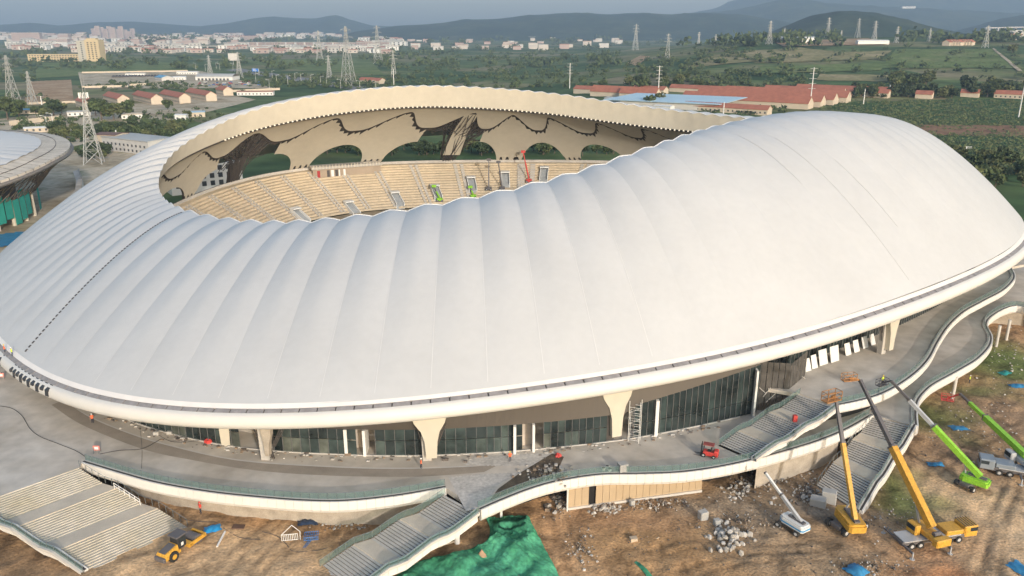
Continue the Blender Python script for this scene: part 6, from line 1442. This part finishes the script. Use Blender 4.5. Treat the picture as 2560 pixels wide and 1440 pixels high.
# cell tower near the stadium
p = G(236, 410); H = at_y(204, 236, p.y).z
ct = empty('cell_tower', p, .3); tag(ct, 'pale lattice cell tower with antennas standing left of the stadium', 'tower'); pylon_parts(ct, H, 8.5, 0, .17)
P_(ct, MB().tube((0, 0, H), (0, 0, H + 12), .12, .05).tube((1.2, 0, H), (1.2, 0, H + 9), .1, .05), 'mast', M_PYL); P_(ct, MB().tube((0, 0, H - 2), (0, 0, H - 1.6), 2.2, 2.2, 12), 'platform', M_PYL); P_(ct, MB().tube((0, 0, H - 9), (0, 0, H - 8.6), 1.8, 1.8, 12), 'platform', M_PYL)
for k in range(8): a = k * pi / 4; P_(ct, MB().box(cos(a) * 2.3 - .2, cos(a) * 2.3 + .2, sin(a) * 2.3 - .15, sin(a) * 2.3 + .15, H - 2, H + 1), 'antenna', M_WHITE)
for u, vt, vb, n, lab in ((1645, 164, 243, 5, 'white steel power pole behind the pale blue shed'), (2024, 168, 272, 5, 'white steel power pole in front of the four long red roofs'), (2546, 188, 294, 0, 'leaning white pole in the right crop field'), (1424, 158, 222, 4, 'white steel power pole behind the middle of the roof'), (985, 172, 218, 3, 'short power pole at the far roof edge'), (2412, 366, 392, 2, 'lamp post behind the right slope of the roof'), (2158, 222, 262, 0, 'thin pole among the red roofs'), (1808, 256, 288, 0, 'thin pole in front of the low red roof'), (2224, 212, 226, 0, 'short pole right of the red roofs'), (105, 240, 262, 1, 'short pole on the dirt lot'), (295, 325, 365, 0, 'thin pole in the shrub belt')):
    p = G(u, vb); H = at_y(u, vt, p.y).z - p.z; e = empty('utility_pole', p); tag(e, lab, 'pole'); P_(e, MB().tube((0, 0, -1), (0, 0, H), .55, .35, 8), 'shaft', M_WHITE)
    for k in range(n): z = H * (.97 - .12 * k); P_(e, MB().beam((-3.2, 0, z), (3.2, 0, z), .3, .3), 'cross_arm', M_PYL)
def lamp_mesh():
    return MB().tube((0, 0, 0), (0, 0, 11), .22, .14, 6).beam((0, 0, 11), (3.4, 0, 11.6), .22, .2).mesh('pole', M_WHITE), MB().bevbox(2.6, 4.2, -.35, .35, 11.4, 11.75, .1).mesh('lamp_head', M_WHITE)
lp, lh = lamp_mesh()
for u, vb in ((681, 197), (692, 209), (674, 223), (738, 203), (753, 206), (778, 209), (802, 214), (817, 215), (866, 221), (852, 222), (490, 174), (514, 178), (541, 172), (550, 176), (583, 175), (640, 205), (720, 212), (640, 190), (900, 226), (940, 226), (120, 330), (135, 322)):
    e = empty('street_lamp', G(u, vb), RB.choice([0, pi])); tag(e, 'white street lamp along the road behind the stadium' if u > 200 else 'lamp post behind the smaller dome', 'street lamp', 'street lamps along the road' if u > 200 else 'lamp posts behind the smaller dome'); inst('pole', lp, e); inst('lamp_head', lh, e)
rs_ = empty('road_sign', G(640, 188), -.2); tag(rs_, 'blue overhead direction sign beside the road', 'sign'); P_(rs_, MB().tube((5.5, 0, 0), (5.5, 0, 10), .35).beam((5.5, 0, 9), (-6, 0, 9), .3, .3), 'gantry', M_WHITE); P_(rs_, MB().box(-6, 5, -.45, -.2, 5.5, 10), 'sign_board', mat('sign_blue', (0.03, 0.17, 0.55), .5)); P_(rs_, MB().box(-4.5, 0, -.5, -.46, 8.2, 9).box(-4.5, 2, -.5, -.46, 6.6, 7.2), 'sign_text', M_WHITE)
bb_ = empty('billboard', G(584, 162), .2); tag(bb_, 'grey billboard beside the pylon on the road', 'billboard'); P_(bb_, MB().box(-9, 9, -.4, .4, 8, 22), 'panel', M_HG); P_(bb_, MB().tube((0, 0, 0), (0, 0, 9), .6), 'post', M_PYL)

# ================================================================== SECOND ARENA
AC = Vector((-250, 300, 0)); AR = 75.0
ar = empty('arena', AC); tag(ar, 'smaller round arena with a white dome and unfinished lattice rim at the left edge', 'arena')
def az(y): return float(np.interp(y, [225, 265, 305, 345, 382], [18, 19.8, 24.5, 26.5, 27.6]))
def rimp(a, f=1.0): p = AC + Vector((cos(a), sin(a), 0)) * AR * f; return Vector((p.x, p.y, az(AC.y + sin(a) * AR)))
def ap(mb, name, m, smooth=False):
    o = mb.build(name, m, ar, smooth); o.matrix_parent_inverse = Matrix.Translation(-AC); return o
NA = 60
ctr = AC + Vector((0, 0, 25.5))
for k in range(NA):
    a0, a1 = 2 * pi * k / NA, 2 * pi * (k + 1) / NA; P = []
    for i in range(5):
        a = a0 + (a1 - a0) * i / 4; row = []
        for j in range(9):
            f = .12 + .74 * j / 8; r = rimp(a); p = ctr.lerp(r, f); p.z += 4.2 * (1 - f * f) + .45 * sin(pi * i / 4) * f; row.append(p)
        P.append(row)
    mb = MB().grid(P); mb.f = [q[::-1] for q in mb.f]; ap(mb, 'membrane_panel', M_MEM, True)
ap(MB().add([ctr.lerp(rimp(2 * pi * k / NA), .121) + Vector((0, 0, 4.1)) for k in range(NA)], [tuple(range(NA))]), 'crown_cap', M_MEM)
M_RING = mat('ring_concrete', (0.50, 0.45, 0.38), .9, .15, .2)
for k in range(NA * 2):
    a0, a1 = 2 * pi * k / NA / 2 + .002, 2 * pi * (k + 1) / NA / 2 - .002; P = []
    for a in (a0, a1):
        r = rimp(a); i_ = ctr.lerp(r, .845); i_.z = ctr.z + (r.z - ctr.z) * .845 + 1.1; P.append([i_, rimp(a, .93) + Vector((0, 0, .55)), r + Vector((0, 0, .1)), r + Vector((0, 0, -.8))])
    mb = MB().grid(P); mb.f = [q[::-1] for q in mb.f]; ap(mb, 'ring_slab', M_RING)
ap(MB().path([rimp(2 * pi * k / 120, 1.005) + Vector((0, 0, -1.4)) for k in range(121)], .7, 6), 'rim_tube', mat('rim_dark', (0.16, 0.145, 0.13), .7))
ap(MB().path([rimp(2 * pi * k / 120, .93) + Vector((0, 0, .7)) for k in range(121)], .12, 4), 'rim_cable', M_DARK)
rg = random.Random(9)
M_STRT = mat('strut_brown', (0.15, 0.125, 0.105), .7)
for k in range(44):
    a = -1.9 + 2.9 * k / 44
    for s in (-1, 1):
        q = rimp(a, .995) + Vector((0, 0, -1.6)); b = AC + Vector((cos(a + s * .10), sin(a + s * .10), 0)) * AR * .80; b.z = 9
        ap(MB().path([q, q.lerp(b, .5) + Vector((0, 0, 1.2)), b], .17, 4), 'lattice_strut', M_STRT)
ap(MB().grid([[AC + Vector((cos(a), sin(a), 0)) * AR * .70 + Vector((0, 0, z)) for z in (0, 17)] for a in [-2.2 + 3.2 * k / 40 for k in range(41)]]), 'drum_wall', mat('drum_dark', (0.07, 0.06, 0.05), .8))
M_TEAL = mat('screen_teal', (0.02, 0.27, 0.22), .8, .1, .3)
for k in range(26):
    a = -1.5 + 1.9 * k / 26
    if k % 7 in (2, 3): continue
    z1 = 13 - (k % 3) * 1.5; a2 = a + .066
    ap(MB().grid([[AC + Vector((cos(t), sin(t), 0)) * AR * .815 + Vector((0, 0, z)) for z in (.5 + (k % 4), z1)] for t in (a, a2)]), 'screen_panel', M_TEAL)
for k in range(14):
    a = -1.6 + 2.0 * k / 14; b = AC + Vector((cos(a), sin(a), 0)) * AR * .80; ap(MB().tube(b + Vector((0, 0, -1)), b + Vector((0, 0, 10)), .8, .6, 8), 'column', M_CLAD)
tarp_l = patch([(0, 590), (70, 582), (60, 615), (0, 622)], M_TARP, 'blue_sheeting', 'blue sheeting on the ground below the smaller dome', .5)
rp2 = empty('ramp', at(180, 480, 6)); tag(rp2, 'curved pale ramp beside the smaller dome', 'ramp'); inv = Matrix.Translation(-rp2.location)
ra, rb_ = [at(u, v, 5) for u, v in ((182, 428), (190, 450), (188, 475), (160, 500), (135, 520))], [at(u, v, 5) for u, v in ((196, 424), (207, 450), (205, 478), (180, 510), (150, 530))]
o = MB().grid([[a_, b_] for a_, b_ in zip(ra, rb_)]).build('ramp_deck', M_DECK); o.parent = rp2; o.matrix_parent_inverse = inv
o = MB().grid([[b_ + Vector((0, 0, 1)), b_ + Vector((0, 0, -5))] for b_ in rb_]).build('ramp_wall', M_FAS); o.parent = rp2; o.matrix_parent_inverse = inv
for k, (u, v) in enumerate(((4, 358), (42, 358))):
    person(ctr.lerp(rimp(-.5 - k * .25), .62) + Vector((0, 0, 2.9)), 1, 'work', M_RV if k else M_TROU, M_HELR, ['person in dark clothes on the smaller dome roof', 'person in red on the smaller dome roof'][k])
# white service block seen through the left arches
sb = empty('service_block', at(470, 500, 0) + Vector((0, 22, 0)), .6); tag(sb, 'white service block with dark windows seen through the left arch', 'building')
P_(sb, MB().box(-16, 16, -5, 5, 0, 13), 'wall', M_WHITE)
for f in range(3):
    for k in range(8): P_(sb, MB().box(-14 + k * 3.8, -12 + k * 3.8, -5.1, -5, 3 + f * 3.4, 5.2 + f * 3.4), 'window', M_WINB)
